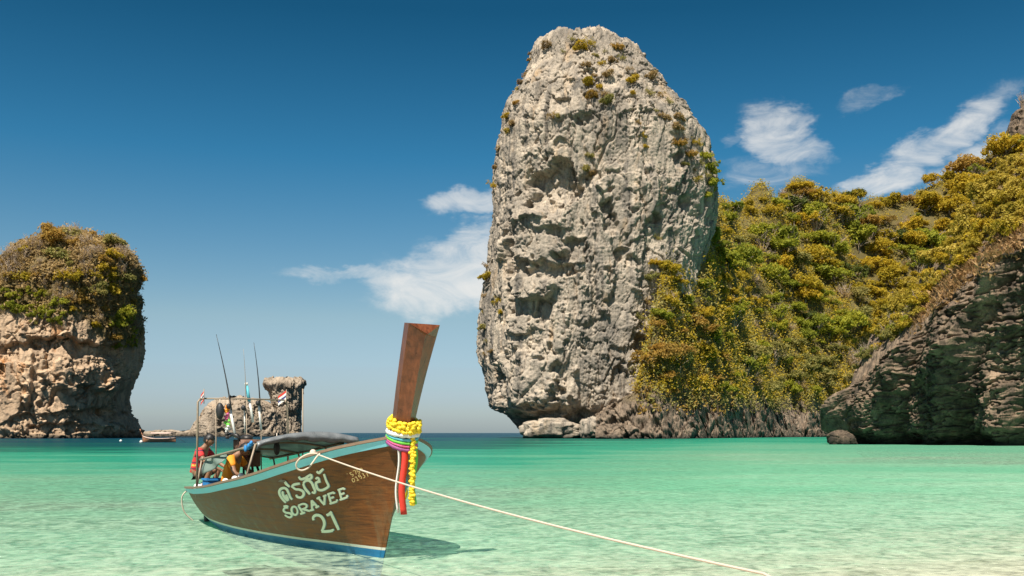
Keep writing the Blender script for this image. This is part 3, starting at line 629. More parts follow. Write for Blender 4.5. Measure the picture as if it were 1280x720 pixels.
def cast(px, py, only=None):
    d = Vector(((px-640)/F, 1.0, -(py-HY)/F)); org = CAMP.copy(); dist = 0
    for _ in range(6):
        hit, loc, nrm, idx, o, mt = SC.ray_cast(DG, org, d)
        if not hit: return None
        if o.name.startswith('sea'): org = loc+d*0.01; continue
        if only and o.name not in only: return None
        return np.array(loc), np.array(nrm), o.name
    return None
def in_poly(x, y, poly):
    c = False; j = len(poly)-1
    for i in range(len(poly)):
        if (poly[i][1] > y) != (poly[j][1] > y) and x < (poly[j][0]-poly[i][0])*(y-poly[i][1])/(poly[j][1]-poly[i][1])+poly[i][0]: c = not c
        j = i
    return c
COLW = {'leaf_gold': 'golden green', 'leaf_green': 'fresh green', 'leaf_dark': 'dark green', 'leaf_olive': 'pale olive', 'leaf_rust': 'dry orange brown', 'leaf_brown': 'bare brown'}
SHAPE = {'round': 'round crowned tree', 'wide': 'wide flat crowned tree', 'tall': 'tall narrow crowned tree', 'loose': 'open crowned thin leaved tree', 'scrub': 'scrubby twig tree'}
# trees on the hillside, row by row from the shore up
rows_ = []
for k in range(9000):
    x, y = random.uniform(806, 1330), random.uniform(168, 515)
    if all((x-a_)**2+((y-b_)*1.15)**2 > (11+8*((a_*7.3+b_*3.1) % 1.0))**2 for a_, b_ in rows_[-900:]): rows_.append((x, y))
nt_ = 0
for (x, y) in rows_:
    h = cast(x, y, ('hillside',))
    if h is None: continue
    p, n_, _ = h
    if p[2] < 11+4*random.random() or nt_ > 330: continue
    g = float(fbm(np.array([[x/55, y/45, 1.3]]), 3)[0])+random.uniform(-0.12, 0.12); r_ = random.random()
    if 925 < x < 1025 and y < 250: leaf = 'leaf_brown' if r_ < 0.6 else ('leaf_rust' if r_ < 0.75 else 'leaf_gold')
    elif x < 905 and y > 400: leaf = 'leaf_rust' if r_ < 0.55 else ('leaf_gold' if r_ < 0.8 else 'leaf_green')
    elif y > 405: leaf = 'leaf_olive' if g > 0.05 else ('leaf_green' if r_ < 0.8 else 'leaf_brown')
    elif x > 1080: leaf = 'leaf_gold' if g > -0.12 else ('leaf_rust' if r_ < 0.25 else 'leaf_green')
    elif y > 290: leaf = 'leaf_green' if g < 0.1 else ('leaf_gold' if r_ < 0.75 else 'leaf_olive')
    else: leaf = 'leaf_gold' if g > -0.06 else ('leaf_green' if r_ < 0.75 else 'leaf_rust')
    if r_ > 0.93: leaf = random.choice(['leaf_dark', 'leaf_brown', 'leaf_dark'])
    R_ = (2.6+5.2*random.random()**1.5)*(p[1]/375)
    if leaf == 'leaf_brown': kd = 'scrub'; R_ *= 0.8
    else: kd = random.choice(['round', 'wide', 'tall', 'loose', 'round', 'wide'])
    zone = 'beside the sea stack' if x < 880 and y < 470 else ('just above the shore rocks' if p[2] < 26 else ('on the crest of the wooded ridge' if y < np.interp(x, apx, sky_y)+26 else ('above the layered cliff and its bushes' if x > 1060 else ('in the hollow below the dry rocky knoll' if x < 1020 and y < 330 else 'midway up the wooded hillside'))))
    lb = (COLW[leaf]+' '+('large ' if R_ > 5.6 else ('small ' if R_ < 3.6 else ''))+SHAPE[kd]+' '+zone, COLW[leaf]+' trees on the hillside')
    if lb[0].count(' ') < 3: continue
    plant('hillside_tree', kd, leaf, p+np.array([0, 0, -0.28*R_]), R_, lb[0], 'tree', lb[1], twigs=leaf in ('leaf_brown',) or random.random() < 0.2, squash=random.uniform(0.6, 1.15)); nt_ += 1
print('hill trees', nt_)
# big bush hanging on the right shoulder of the sea stack
for i, (x, y, r_) in enumerate([(886, 198, 3.0), (893, 213, 3.2), (896, 232, 3.4), (888, 246, 2.6)]):
    h = cast(x-6, y+4, ('rock_tower',))
    p = h[0] if h else P(x, y, TY)
    plant('cliff_bush', 'bush', 'leaf_green', p, r_, 'large yellow green bush on the right shoulder of the sea stack', 'bush', 'bushes on the sea stack shoulder')
tufts = [(738, 58), (745, 70), (752, 82), (744, 96), (750, 110), (742, 122), (734, 84), (770, 62), (778, 76), (785, 92), (790, 104), (715, 52), (697, 147), (690, 150), (798, 155), (803, 172), (806, 184), (738, 196), (732, 214), (740, 220),
         (637, 166), (640, 158), (648, 112), (662, 76), (612, 272), (611, 290), (609, 312), (608, 335), (606, 412), (608, 428), (606, 444), (626, 392), (622, 380), (842, 175), (848, 182), (856, 178), (862, 196), (868, 214), (872, 228), (858, 206), (850, 150), (836, 130), (872, 182), (880, 196), (760, 130), (812, 120), (820, 140), (686, 60), (704, 66), (815, 100), (728, 62), (756, 66), (760, 96), (736, 108), (756, 122), (764, 78), (792, 118), (826, 122), (832, 150), (845, 162), (866, 180), (876, 206), (884, 222), (664, 68), (656, 96), (652, 104), (644, 130), (634, 148), (624, 190), (620, 210), (617, 236), (614, 258), (608, 350), (605, 372), (604, 392), (614, 440),
         (822, 300), (818, 330), (812, 350), (808, 380), (800, 400), (806, 412), (812, 446), (790, 462), (800, 470)]
for (x, y) in tufts:
    h = cast(x, y, ('rock_tower',))
    if h is None: continue
    leaf = random.choice(['leaf_olive', 'leaf_rust', 'leaf_brown', 'leaf_gold'])
    nm = {'leaf_olive': ('olive', 'olive tufts on the sea stack'), 'leaf_rust': ('dry orange', 'orange tufts on the sea stack'), 'leaf_brown': ('dry brown', 'brown tufts on the sea stack'), 'leaf_gold': ('golden green', 'golden tufts on the sea stack')}[leaf]
    plant('cliff_tuft', random.choice(['scrub', 'bush2']), leaf, h[0]+h[1]*0.1-np.array([0, 0, 0.4]), random.uniform(1.1, 2.7), nm[0]+' tuft of scrub clinging to the grey sea stack', 'shrub', nm[1])
# scrub on the left island
green1 = [(-20, 350), (30, 362), (60, 370), (90, 385), (97, 412), (60, 412), (30, 396), (-20, 388)]
green2 = [(140, 398), (166, 388), (170, 430), (158, 446), (142, 432)]
y = 286.0; ni = 0
while y < 446:
    x = -30.0+random.uniform(0, 8)
    while x < 186:
        xx, yy = x+random.uniform(-5, 5), y+random.uniform(-4, 4); x += 12.5
        if yy > np.interp(xx, [-60, 0, 60, 100, 130, 165, 190], [392, 394, 408, 398, 428, 442, 400]): continue
        h = cast(xx, yy, ('rock_island',))
        if h is None: continue
        if in_poly(xx, yy, green1) or in_poly(xx, yy, green2): leaf, lb, gr, kd = 'leaf_green', 'bright green bush low on the rock island crown', 'green bushes on the rock island', 'bush'
        elif random.random() < 0.2: leaf, lb, gr, kd = 'leaf_olive', 'olive bush among dry scrub on the rock island', 'olive bushes on the rock island', 'bush2'
        elif random.random() < 0.15: leaf, lb, gr, kd = 'leaf_gold', 'golden bush among dry scrub on the rock island', 'golden bushes on the rock island', 'bush2'
        elif random.random() < 0.3: leaf, lb, gr, kd = 'leaf_rust', 'dry orange bush on the rock island crown', 'orange bushes on the rock island', 'bush2'
        else: leaf, lb, gr, kd = 'leaf_brown', 'dry brown scrub with bare twigs on the rock island', 'brown scrub on the rock island', 'scrub'
        rs = 1.3+2.9*random.random()**2.2
        plant('island_shrub', kd, leaf, h[0]-np.array([0, 0, 0.7]), rs, ('large ' if rs > 2.6 else ('small ' if rs < 1.9 else ''))+lb+(' summit' if h[0][2] > 52 else (' at the cliff brow' if h[0][2] < 42 else '')), 'shrub', gr, twigs=(kd == 'scrub' or random.random() < 0.2)); ni += 1
    y += 10.5
print('island shrubs', ni)
# yellow bushes on the slope above the layered cliff
ypoly = [(1050, 462), (1085, 415), (1120, 370), (1160, 322), (1190, 285), (1230, 235), (1262, 205), (1330, 160), (1330, 250), (1285, 285), (1240, 305), (1205, 335), (1180, 350), (1150, 398), (1110, 446), (1070, 465)]
y = 165.0; ny_ = 0
while y < 420:
    x = 1045.0+random.uniform(0, 8)
    while x < 1330:
        xx, yy = x+random.uniform(-5, 5), y+random.uniform(-5, 5); x += 11.5
        if not in_poly(xx, yy, ypoly): continue
        h = cast(xx, yy, ('layered_cliff', 'hillside'))
        if h is None: continue
        k = h[0][1]/150
        if h[2] == 'hillside' and h[0][1] > 260: k = 2.3
        leaf, lb, gr = random.choice([('leaf_yellow', 'yellow flowering bush on the slope above the layered cliff', 'yellow bushes above the layered cliff')]*5+[('leaf_gold', 'golden green bush on the slope above the layered cliff', 'golden bushes above the layered cliff')]*2)
        rs = 0.9+1.5*random.random()**1.5
        plant('slope_bush', random.choice(['bush', 'bush2', 'round']), leaf, h[0]-np.array([0, 0, 0.3]), rs*k, ('large ' if rs > 1.6 else ('small ' if rs < 1.2 else ''))+lb+(', high on the ridge' if h[0][2] > 30 else (', next to the dry grass' if yy > np.interp(xx, [1100, 1180, 1240, 1330], [398, 340, 295, 235]) else '')), 'bush', gr); ny_ += 1
    y += 10
print('slope bushes', ny_)
for k in range(60):
    xx = random.uniform(1045, 1150); yy = np.interp(xx, [1045, 1080, 1100, 1150], [478, 448, 428, 384])+random.uniform(-16, 10); h = cast(xx, yy, ('layered_cliff',))
    if h is None: continue
    rs = random.uniform(0.7, 1.4); lf = random.choice(['leaf_olive', 'leaf_gold', 'leaf_green'])
    plant('slope_bush', random.choice(['bush', 'bush2', 'scrub']), lf, h[0]-np.array([0, 0, 0.2]), rs, COLW[lf]+' bush on the low end of the layered cliff', 'bush', 'bushes on the low end of the layered cliff', twigs=random.random() < 0.4)
# spiky screw pines where the slope meets the hillside
mb = MB(); R = np.random.default_rng(5)
for i in range(64):
    q = R.random()*2*math.pi; up = R.random(); L = 0.8+0.35*R.random(); w = 0.05
    d = np.array([math.cos(q), math.sin(q), 0]); sd = np.array([-d[1], d[0], 0])*w; pts = []
    for k in range(5):
        f = k/4; pts.append(np.array([0, 0, 0.75])+d*L*f*(1-0.45*up)+np.array([0, 0, (0.2+0.95*up)*f-0.75*f*f*(1-0.55*up)]))
    mb.grid([[p_-sd*(1-0.9*k/4), p_+np.array([0, 0, -0.02]), p_+sd*(1-0.9*k/4)] for k, p_ in enumerate(pts)])
pine_c = mesh_np('leaf_rosette', np.array(mb.v), mb.f); pine_c.materials.append(M['leaf_yellow'])
mb = MB(); mb.tube([(0, 0, -0.4), (0.03, 0, 0.3), (0, 0, 0.78)], [0.07, 0.06, 0.06], 7)
for q in (0, 2.1, 4.2): mb.tube([(0, 0, 0.25), (math.cos(q)*0.2, math.sin(q)*0.2, -0.3)], [0.03, 0.025], 5)
pine_t = mesh_np('trunk', np.array(mb.v), mb.f); pine_t.materials.append(M['bark'])
for (x, y, r_) in [(1128, 392, 2.4), (1108, 385, 2.2), (1095, 398, 2.0), (1142, 384, 1.9), (1060, 440, 1.8), (1078, 428, 1.8)]:
    h = cast(x, y)
    if h is None: continue
    e = empty('screw_pine', h[0]-np.array([0, 0, 0.2]), random.random()*6); k = r_*(1.0 if h[0][1] < 260 else 2.2); e.scale = (k, k, k)
    tag(e, 'spiky yellow green screw pine at the edge of the layered cliff', 'screw pine', 'screw pines by the layered cliff')
    obj('leaf_rosette', pine_c, None, e); obj('trunk', pine_t, None, e)
# bare tree on the crag
h = cast(1272, 134, ('ridge_crag',))
e = empty('bare_tree', (h[0] if h is not None else P(1278, 134, 570))-np.array([0, 0, 0.8]), 0.3); e.scale = (5.0, 5.0, 6.0); tag(e, 'leafless grey tree on the dark ridge crag', 'tree')
obj('twigs', TWIGS[0], None, e); obj('trunk', TRUNK['loose'], None, e)

# uncountable undergrowth between the trees and dry grass on the slope
def undergrowth(name, src, ok, n, size, r, nleaf, leaf, label, seed):
    R = np.random.default_rng(seed); me = src.data; co = np.empty(len(me.vertices)*3, np.float32); me.vertices.foreach_get('co', co); co = co.reshape(-1, 3)+np.array(src.location)
    idx = np.nonzero(ok(co))[0]; idx = R.choice(idx, min(n, len(idx)), replace=False)
    c = np.repeat(co[idx], nleaf, 0)+np.array([0, 0, r*0.4])
    N = len(c); d = R.normal(size=(N, 3)); p = c+d*r*0.55
    nrm = R.normal(size=(N, 3))*0.7+np.array([-0.2, -0.5, 0.7]); nrm /= np.linalg.norm(nrm, axis=1, keepdims=True)
    a = np.cross(nrm, R.normal(size=(N, 3))); a /= np.linalg.norm(a, axis=1, keepdims=True); b = np.cross(nrm, a); s_ = size*(0.5+R.random((N, 1)))
    Q = np.stack([p-a*s_*1.5, p-b*s_*0.7, p+a*s_*1.5, p+b*s_*0.7], 1)
    o = obj(name, mesh_np(name, Q.reshape(-1, 3), np.arange(N*4).reshape(-1, 4), False), M[leaf]); tag(o, label, 'undergrowth', kind='stuff'); return o
hp = lambda c: 640+c[:, 0]/c[:, 1]*F
undergrowth('undergrowth', hill, lambda c: (c[:, 2] > 13) & (c[:, 1] < 600) & (hp(c) > 800) & (hp(c) < 1330), 5200, 0.26, 2.0, 26, 'leaf_gold', 'low golden green undergrowth between the hillside trees', 51)
undergrowth('undergrowth', hill, lambda c: (c[:, 2] > 9) & (c[:, 1] < 600) & (hp(c) > 800) & (hp(c) < 1330), 4200, 0.26, 1.9, 24, 'leaf_olive', 'low olive undergrowth between the hillside trees', 52)
undergrowth('dry_undergrowth', hill, lambda c: (c[:, 2] > 7) & (c[:, 2] < 40) & (hp(c) > 795) & (hp(c) < 915), 1100, 0.35, 1.2, 9, 'leaf_rust', 'dry orange undergrowth at the foot of the hillside', 53)
undergrowth('dry_undergrowth', left_island, lambda c: (c[:, 1] < 330) & (c[:, 2] > np.interp(hp(c), [-100, 0, 60, 100, 130, 165, 190], [38, 38, 36, 38, 31, 28, 40])), 2600, 0.3, 1.2, 10, 'leaf_brown', 'dry brown undergrowth over the rock island crown', 54)
def dry_grass():
    R = np.random.default_rng(9); Q = []
    for i in range(620):
        x = R.uniform(1140, 1330); y = np.interp(x, [1140, 1180, 1200, 1240, 1280, 1330], [405, 368, 350, 322, 296, 268])+R.normal()*9-3
        h = cast(x, y, ('layered_cliff',))
        if h is None or h[0][2] < 8: continue
        for k in range(7):
            b = h[0]+R.normal(size=3)*0.22; d = np.array([R.normal()*0.4-0.1, R.normal()*0.4-0.2, 1.0]); L = R.uniform(0.25, 0.8); w = 0.022
            s_ = np.array([w, R.normal()*w, 0]); tip = b+d*L+np.array([R.normal()*0.25, R.normal()*0.2, -0.15*L])
            Q.append([b-s_, b+s_, b+d*L*0.6+s_*0.7, tip])
    Q = np.array(Q); o = obj('dry_grass', mesh_np('dry_grass', Q.reshape(-1, 3), np.arange(len(Q)*4).reshape(-1, 4), False), M['grass'])
    tag(o, 'dry orange grass along the lip of the layered cliff', 'grass', kind='stuff')
dry_grass()

# ------------------------------------------------------------------ the longtail boat
BO = np.array([-1.72, 13.16, 0.0]); DV = np.array([0.55, -0.835]); DV /= np.linalg.norm(DV); BRZ = math.atan2(DV[1], DV[0])
def bw(x, y, z): return np.array([BO[0]+x*DV[0]-y*DV[1], BO[1]+x*DV[1]+y*DV[0], z])      # boat coordinates to world
M['blue_band'] = simple('pale_blue_paint', (0.22, 0.60, 0.72), 0.45, 0.18, 5)
M['rail'] = simple('weathered_rail_wood', (0.2, 0.13, 0.085), 0.6, 0.35, 9, bump=0.2)
M['deck'] = simple('grey_deck_boards', (0.25, 0.19, 0.13), 0.75, 0.35, 7, bump=0.2)
M['rope'] = simple('cream_rope', (0.55, 0.46, 0.37), 0.85, 0.15, 40)
M['paint'] = simple('cream_letter_paint', (0.74, 0.76, 0.6), 0.6, 0.12, 30)
M['paint_sh'] = simple('blue_letter_shadow', (0.16, 0.24, 0.26), 0.6, 0.2, 30)
M['paint_or'] = simple('orange_letter_paint', (0.62, 0.42, 0.18), 0.6, 0.15, 30)
M['tarp'] = simple('blue_grey_tarpaulin', (0.12, 0.19, 0.24), 0.42, 0.4, 5, bump=0.3)
M['silver'] = simple('silver_tarpaulin', (0.15, 0.16, 0.165), 0.32, 0.5, 6, bump=0.3)
M['bluecloth'] = simple('bright_blue_cloth', (0.02, 0.2, 0.48), 0.7, 0.25, 8)
M['greencloth'] = simple('grey_green_tarpaulin', (0.15, 0.2, 0.17), 0.7, 0.3, 6)
M['pipe'] = simple('rusty_cream_pipe', (0.27, 0.21, 0.15), 0.55, 0.4, 20, metal=0.2)
M['steel'] = simple('dark_oily_steel', (0.05, 0.047, 0.045), 0.45, 0.4, 14, metal=0.6)
M['rust'] = simple('rusty_iron', (0.16, 0.08, 0.05), 0.7, 0.4, 16)
M['black'] = simple('black_rubber', (0.015, 0.015, 0.016), 0.6, 0.3, 10)
M['white'] = simple('white_plastic', (0.7, 0.68, 0.63), 0.5, 0.1, 8)
M['yellow'] = simple('yellow_flowers', (0.78, 0.56, 0.015), 0.7, 0.2, 60)
M['red'] = simple('red_cloth', (0.62, 0.035, 0.02), 0.65, 0.2, 10)
M['green'] = simple('green_cloth', (0.15, 0.55, 0.06), 0.65, 0.2, 10)
M['purple'] = simple('purple_cloth', (0.28, 0.06, 0.2), 0.65, 0.25, 10)
M['pink'] = simple('pink_cloth', (0.62, 0.1, 0.25), 0.65, 0.2, 10)
M['aqua'] = simple('aqua_cloth', (0.1, 0.42, 0.5), 0.65, 0.2, 10)
M['whitecloth'] = simple('white_cloth', (0.74, 0.72, 0.68), 0.75, 0.08, 10)
M['skin'] = simple('brown_skin', (0.24, 0.125, 0.07), 0.55, 0.15, 12)
M['hair'] = simple('black_hair', (0.012, 0.01, 0.009), 0.5, 0.3, 40)
M['orange'] = simple('orange_shirt', (0.78, 0.27, 0.012), 0.75, 0.15, 9)
M['dark'] = simple('dark_shorts', (0.035, 0.032, 0.03), 0.8, 0.3, 9)
# hull paint: varnished wood above, white boot stripe, blue bottom
m, t = new_mat('varnished_hull'); co = t.new('ShaderNodeTexCoord').outputs['Object']; sp = t.new('ShaderNodeSeparateXYZ'); t.l.new(co, sp.inputs[0])
gr = t.noise(t.scale(co, (0.7, 2.0, 9.0)), 3.0, 6, 0.62, 0.5); bl = t.noise(t.scale(co, (0.8, 1, 1.4)), 1.5, 4, 0.6)
wood = t.mix(t.mapr(gr, 0.3, 0.7), (0.085, 0.024, 0.006), (0.23, 0.075, 0.017)); wood = t.mix(t.mapr(bl, 0.42, 0.68, 0, 0.4), wood, (0.08, 0.055, 0.022))
stn = t.noise(t.scale(co, (5, 5, 0.5)), 1.2, 5, 0.65)
wood = t.mix(t.math('MULTIPLY', t.mapr(stn, 0.52, 0.7), t.mapr(sp.outputs[2], 1.1, 0.1, 0.1, 0.75)), wood, (0.16, 0.115, 0.06))       # salt and grime runs
wood = t.mix(t.mapr(t.noise(t.scale(co, (1.2, 1, 14)), 2.0, 6, 0.7), 0.66, 0.72, 0, 0.5), wood, (0.24, 0.15, 0.085))                 # scuffed varnish
zz_ = t.math('ADD', sp.outputs[2], t.math('MULTIPLY', t.math('SUBTRACT', bl, 0.5), 0.012))
c = t.mix(t.math('GREATER_THAN', zz_, 0.142), t.mix(t.noise(co, 6, 4), (0.50, 0.5, 0.42), (0.66, 0.66, 0.58)), wood)
c = t.mix(t.math('GREATER_THAN', zz_, 0.105), t.mix(t.noise(co, 5, 5), (0.01, 0.10, 0.24), (0.02, 0.19, 0.36)), c)
planks = t.math('FRACT', t.math('MULTIPLY', sp.outputs[2], 5.2)); seam = t.math('LESS_THAN', planks, 0.035)
t.put(t.bs.inputs['Base Color'], t.mix(t.math('MULTIPLY', seam, t.mapr(zz_, 0.16, 0.2, 0, 0.45)), c, (0.03, 0.015, 0.008)))
t.put(t.bs.inputs['Roughness'], t.mapr(gr, 0.3, 0.7, 0.42, 0.62)); t.bs.inputs['Specular IOR Level'].default_value = 0.3
b = t.new('ShaderNodeBump'); b.inputs['Strength'].default_value = 0.35; b.inputs['Distance'].default_value = 0.01
t.l.new(t.math('SUBTRACT', gr, t.math('MULTIPLY', seam, 0.6)), b.inputs['Height']); t.l.new(b.outputs[0], t.bs.inputs['Normal'])
M['hull'] = m
m, t = new_mat('red_brown_prow_wood'); co = t.new('ShaderNodeTexCoord').outputs['Object']
gr = t.noise(t.scale(co, (6, 6, 0.9)), 3.0, 6, 0.6, 0.6)
t.put(t.bs.inputs['Base Color'], t.mix(t.mapr(gr, 0.3, 0.7), (0.065, 0.02, 0.008), (0.20, 0.06, 0.02)))
t.put(t.bs.inputs['Roughness'], t.mapr(gr, 0.3, 0.7, 0.25, 0.45)); t.bs.inputs['Coat Weight'].default_value = 0.2
M['prow'] = m

boat = empty('longtail_boat', BO, BRZ)
tag(boat, 'moored wooden longtail boat with garlanded prow and number 21 on its bow', 'boat')
LU = 7.6
_b = [(0, 0.0), (0.12, 0.14), (0.25, 0.30), (0.5, 0.55), (1.0, 0.84), (1.6, 0.97), (2.4, 1.03), (4, 1.05), (5.5, 0.96), (6.6, 0.82), (7.6, 0.62)]
_z = [(0, 1.60), (0.5, 1.46), (1, 1.33), (2, 1.135), (3, 0.98), (4, 0.865), (5, 0.76), (6, 0.69), (7.6, 0.61)]
_p = [(0, 1.25), (1, 1.15), (2, 0.85), (3, 0.65), (4.2, 0.52), (7.6, 0.42)]
_k = [(0, -0.30), (1, -0.36), (4, -0.36), (6, -0.25), (7.6, -0.06)]
def sheer(u): return np.array([0.68-u, float(smooth_interp(u, _b)), float(smooth_interp(u, _z))])
def hull_pt(u, v, side, off=0.0):
    s_ = sheer(u); zk = float(smooth_interp(u, _k)); xk = -0.12-u*(6.55/LU); p_ = float(smooth_interp(u, _p))
    g = v**p_
    return np.array([xk+(s_[0]-xk)*v, side*(0.035+(s_[1])*g+off), zk+(s_[2]-zk)*v])
us = np.concatenate([np.linspace(0, 1, 22), np.linspace(1.1, LU, 44)]); vs = np.linspace(0, 1, 30)
mb = MB()
for side in (-1, 1): mb.grid([[hull_pt(u, v, side) for v in vs] for u in us])
mb.grid([[hull_pt(0, v, -1), hull_pt(0, v, 1)] for v in vs])                       # stem closing
mb.grid([[hull_pt(LU, v, s_) for s_ in (-1, -0.33, 0.33, 1)] for v in vs])         # transom
mb.grid([[hull_pt(u, 0, -1), hull_pt(u, 0, 1)] for u in us])                       # keel flat
hull = mb.build('hull', M['hull'], boat)
for side in (-1, 1):
    band, rail, inner = [], [], []
    for u in us:
        p1 = hull_pt(u, 1.0, side); p0 = hull_pt(u, 0.90, side); k = 0.088/max(0.05, p1[2]-p0[2]); p0 = p1+(p0-p1)*min(k, 1.0)
        o_ = np.array([0, side, 0])*0.022
        if u < 0.6: o_ = np.array([0.4*(1-u/0.6), side*(0.5+0.5*u/0.6), 0])*0.022
        band.append([p1, p1+o_, p0+o_, p0])
        q = p1+np.array([0, 0, 0.004]); i_ = np.array([0, -side*0.055, 0]) if u > 0.15 else np.array([0, -side*0.02, 0])
        rail.append([q+o_*1.9, q+o_*1.9+np.array([0, 0, 0.035]), q+i_+np.array([0, 0, 0.035]), q+i_])
    for nm, G, mt in (('gunwale_band', band, 'blue_band'), ('gunwale_rail', rail, 'rail')):
        G = [r_+[r_[0]] for r_ in G]; mb = MB(); mb.grid(G); mb.add(G[0][:4], [(0, 1, 2, 3)]); mb.add(G[-1][:4], [(0, 1, 2, 3)])
        mb.build(nm, M[mt], boat, smooth=False)
# stem post and tall raked prow
def stem_axis(z): return 0.68+(z-1.60)*(0.68-0.0)/1.6 if z < 1.6 else 0.68+(z-1.6)*0.357
G = []
for z in np.linspace(-0.3, 1.62, 14):
    x = stem_axis(z); w = 0.035+0.03*max(0, z/1.6); G.append([(x+0.05, 0, z), (x-0.01, -w, z), (x-0.17, -w-0.012, z-0.02), (x-0.17, w+0.012, z-0.02), (x-0.01, w, z), (x+0.05, 0, z)])
mb = MB(); mb.grid(G); mb.build('stem_post', M['hull'], boat, smooth=False)
G = []
for f in np.linspace(0, 1, 12):
    z = 1.42+(2.98-1.42)*f; x = stem_axis(z)+0.05*f-0.03*math.sin(f*math.pi); w = 0.12+0.095*f**1.3; D = 0.14-0.06*f; tk = 0.12+0.03*f
    cut = -0.13 if f == 1 else 0
    G.append([(x+D*0.5, 0, z+cut), (x-D*0.5, -w, z), (x-D*0.5-tk, -w*0.92, z+0.02), (x-D*0.5-tk, w*0.92, z+0.02), (x-D*0.5, w, z), (x+D*0.5, 0, z+cut)])
mb = MB(); mb.grid(G); mb.add(G[-1][:5], [(0, 1, 2, 3, 4)]); mb.build('prow', M['prow'], boat, smooth=False)
# fore deck, floor and thwarts
mb = MB(); G = []
for u in np.linspace(0.15, 1.5, 8): s_ = sheer(u); G.append([(s_[0], -s_[1]*0.94, s_[2]-0.05), (s_[0], 0, s_[2]-0.03), (s_[0], s_[1]*0.94, s_[2]-0.05)])
mb.grid(G); mb.build('fore_deck', M['deck'], boat)
for k in range(5):
    y0 = -0.5+0.25*k-0.12; mb = MB(); mb.box((-4.0, (y0+0.12)*0.8, 0.16), (3.4, 0.18, 0.03)); mb.build('floor_board', M['deck'], boat, smooth=False)
for u in (1.9, 2.9, 4.0, 5.0, 6.1):
    s_ = sheer(u); mb = MB(); mb.box((s_[0], 0, s_[2]-0.16), (0.22, 2*s_[1]-0.12, 0.035)); mb.build('thwart', M['deck'], boat, smooth=False)
mb = MB(); G = []
for u in np.linspace(6.2, 7.55, 6): s_ = sheer(u); G.append([(s_[0], -s_[1]*0.95, s_[2]-0.03), (s_[0], s_[1]*0.95, s_[2]-0.03)])
mb.grid(G); mb.build('stern_deck', M['deck'], boat)
# stern skeg / rudder shoe
mb = MB(); mb.box((-6.72, -0.34, 0.07), (0.1, 0.09, 0.16), bev=0.02); mb.tube([(-6.72, -0.30, 0.1), (-6.8, -0.25, 0.55)], 0.025, 6); mb.build('rudder_shoe', M['black'], boat)
# canopy: cloth vault on hoops and posts
def can(u, tt):     # roof point; tt -1 (near side) .. 1
    f = (u-3.3)/3.3; e = 1.5-0.30*f**0.9; half = 0.82-0.16*f
    return np.array([0.68-u, tt*half, e+(0.06*(tt+1)/2)*(1-f)+0.12*(1-0.3*f)*(1-tt*tt)])
G = []
for u in np.linspace(3.25, 6.6, 40):
    G.append([can(u, tt)+np.array([0, 0, -0.035*abs(math.sin((u-3.3)*math.pi/1.1))**1.0*(1-tt*tt)+0.004*math.sin(tt*9+u*3)]) for tt in np.linspace(-1+0.55*float(sstep(4.6, 5.6, u)), 1, 22)])
mb = MB(); mb.grid(G); o = mb.build('canopy_sheet', M['tarp'], boat); md = o.modifiers.new('s', 'SOLIDIFY'); md.thickness = 0.012
G = []
for k, tt in enumerate(np.linspace(-1, 1, 40)):
    c0 = can(3.25, tt); d = 0.13+0.035*math.sin(tt*3.3+0.6)+0.012*math.sin(tt*17)
    G.append([c0+np.array([0.02+0.05*math.sin(q*3.1)+0.008*math.sin(tt*23), 0, -d*q+0.01]) for q in np.linspace(0, 1, 8)])
mb = MB(); mb.grid(G); o = mb.build('canopy_valance', M['silver'], boat); md = o.modifiers.new('s', 'SOLIDIFY'); md.thickness = 0.01
mb = MB(); R = np.random.default_rng(3)
for k in range(5):
    c0 = can(3.35+0.09*k, -1)+np.array([0, -0.02, 0.0-0.008*k]); mb.ball(c0+R.normal(size=3)*0.015, (0.05, 0.03, 0.035+0.005*k), 8, 6)
o = mb.build('blue_cloth_bundle', M['bluecloth'], boat); me_ = o.data
for v_ in me_.vertices: q = np.array(v_.co); v_.co = q+0.03*np.array([fbm(q[None]*9, 3)[0], fbm(q[None]*9+20, 3)[0], fbm(q[None]*9+40, 3)[0]])
for tt in (-1, 1):
    mb = MB(); mb.tube([can(u, tt)+np.array([0, 0, -0.02]) for u in np.linspace(3.2, 6.75, 14)], 0.02, 8); mb.build('canopy_rail', M['pipe'], boat)
for u in (3.27, 4.4, 5.5, 6.6):
    mb = MB(); mb.tube([can(u, tt)+np.array([0, 0, -0.028]) for tt in np.linspace(-1, 1, 13)], 0.016, 8); mb.build('canopy_hoop', M['pipe'], boat)
    for tt in ((-1, 1) if u in (3.27, 6.6) else (1,)):
        s_ = sheer(u); t0 = can(u, tt); mb = MB(); mb.tube([t0+np.array([0, 0, -0.02]), np.array([s_[0], tt*(s_[1]-0.05), s_[2]-0.1])], 0.016, 8); mb.build('canopy_post', M['pipe'], boat)
# hanging grey green tarpaulin by the stern
G = []
for a in np.linspace(0, 1, 16):
    u = 5.1+1.4*a; c0 = can(u, -0.95); G.append([c0+np.array([0, -0.05*q+0.03*math.sin(a*9+q*4), -0.03-(0.14+0.16*a)*q]) for q in np.linspace(0, 1, 8)])
mb = MB(); mb.grid(G); o = mb.build('side_tarpaulin', M['greencloth'], boat); md = o.modifiers.new('s', 'SOLIDIFY'); md.thickness = 0.008
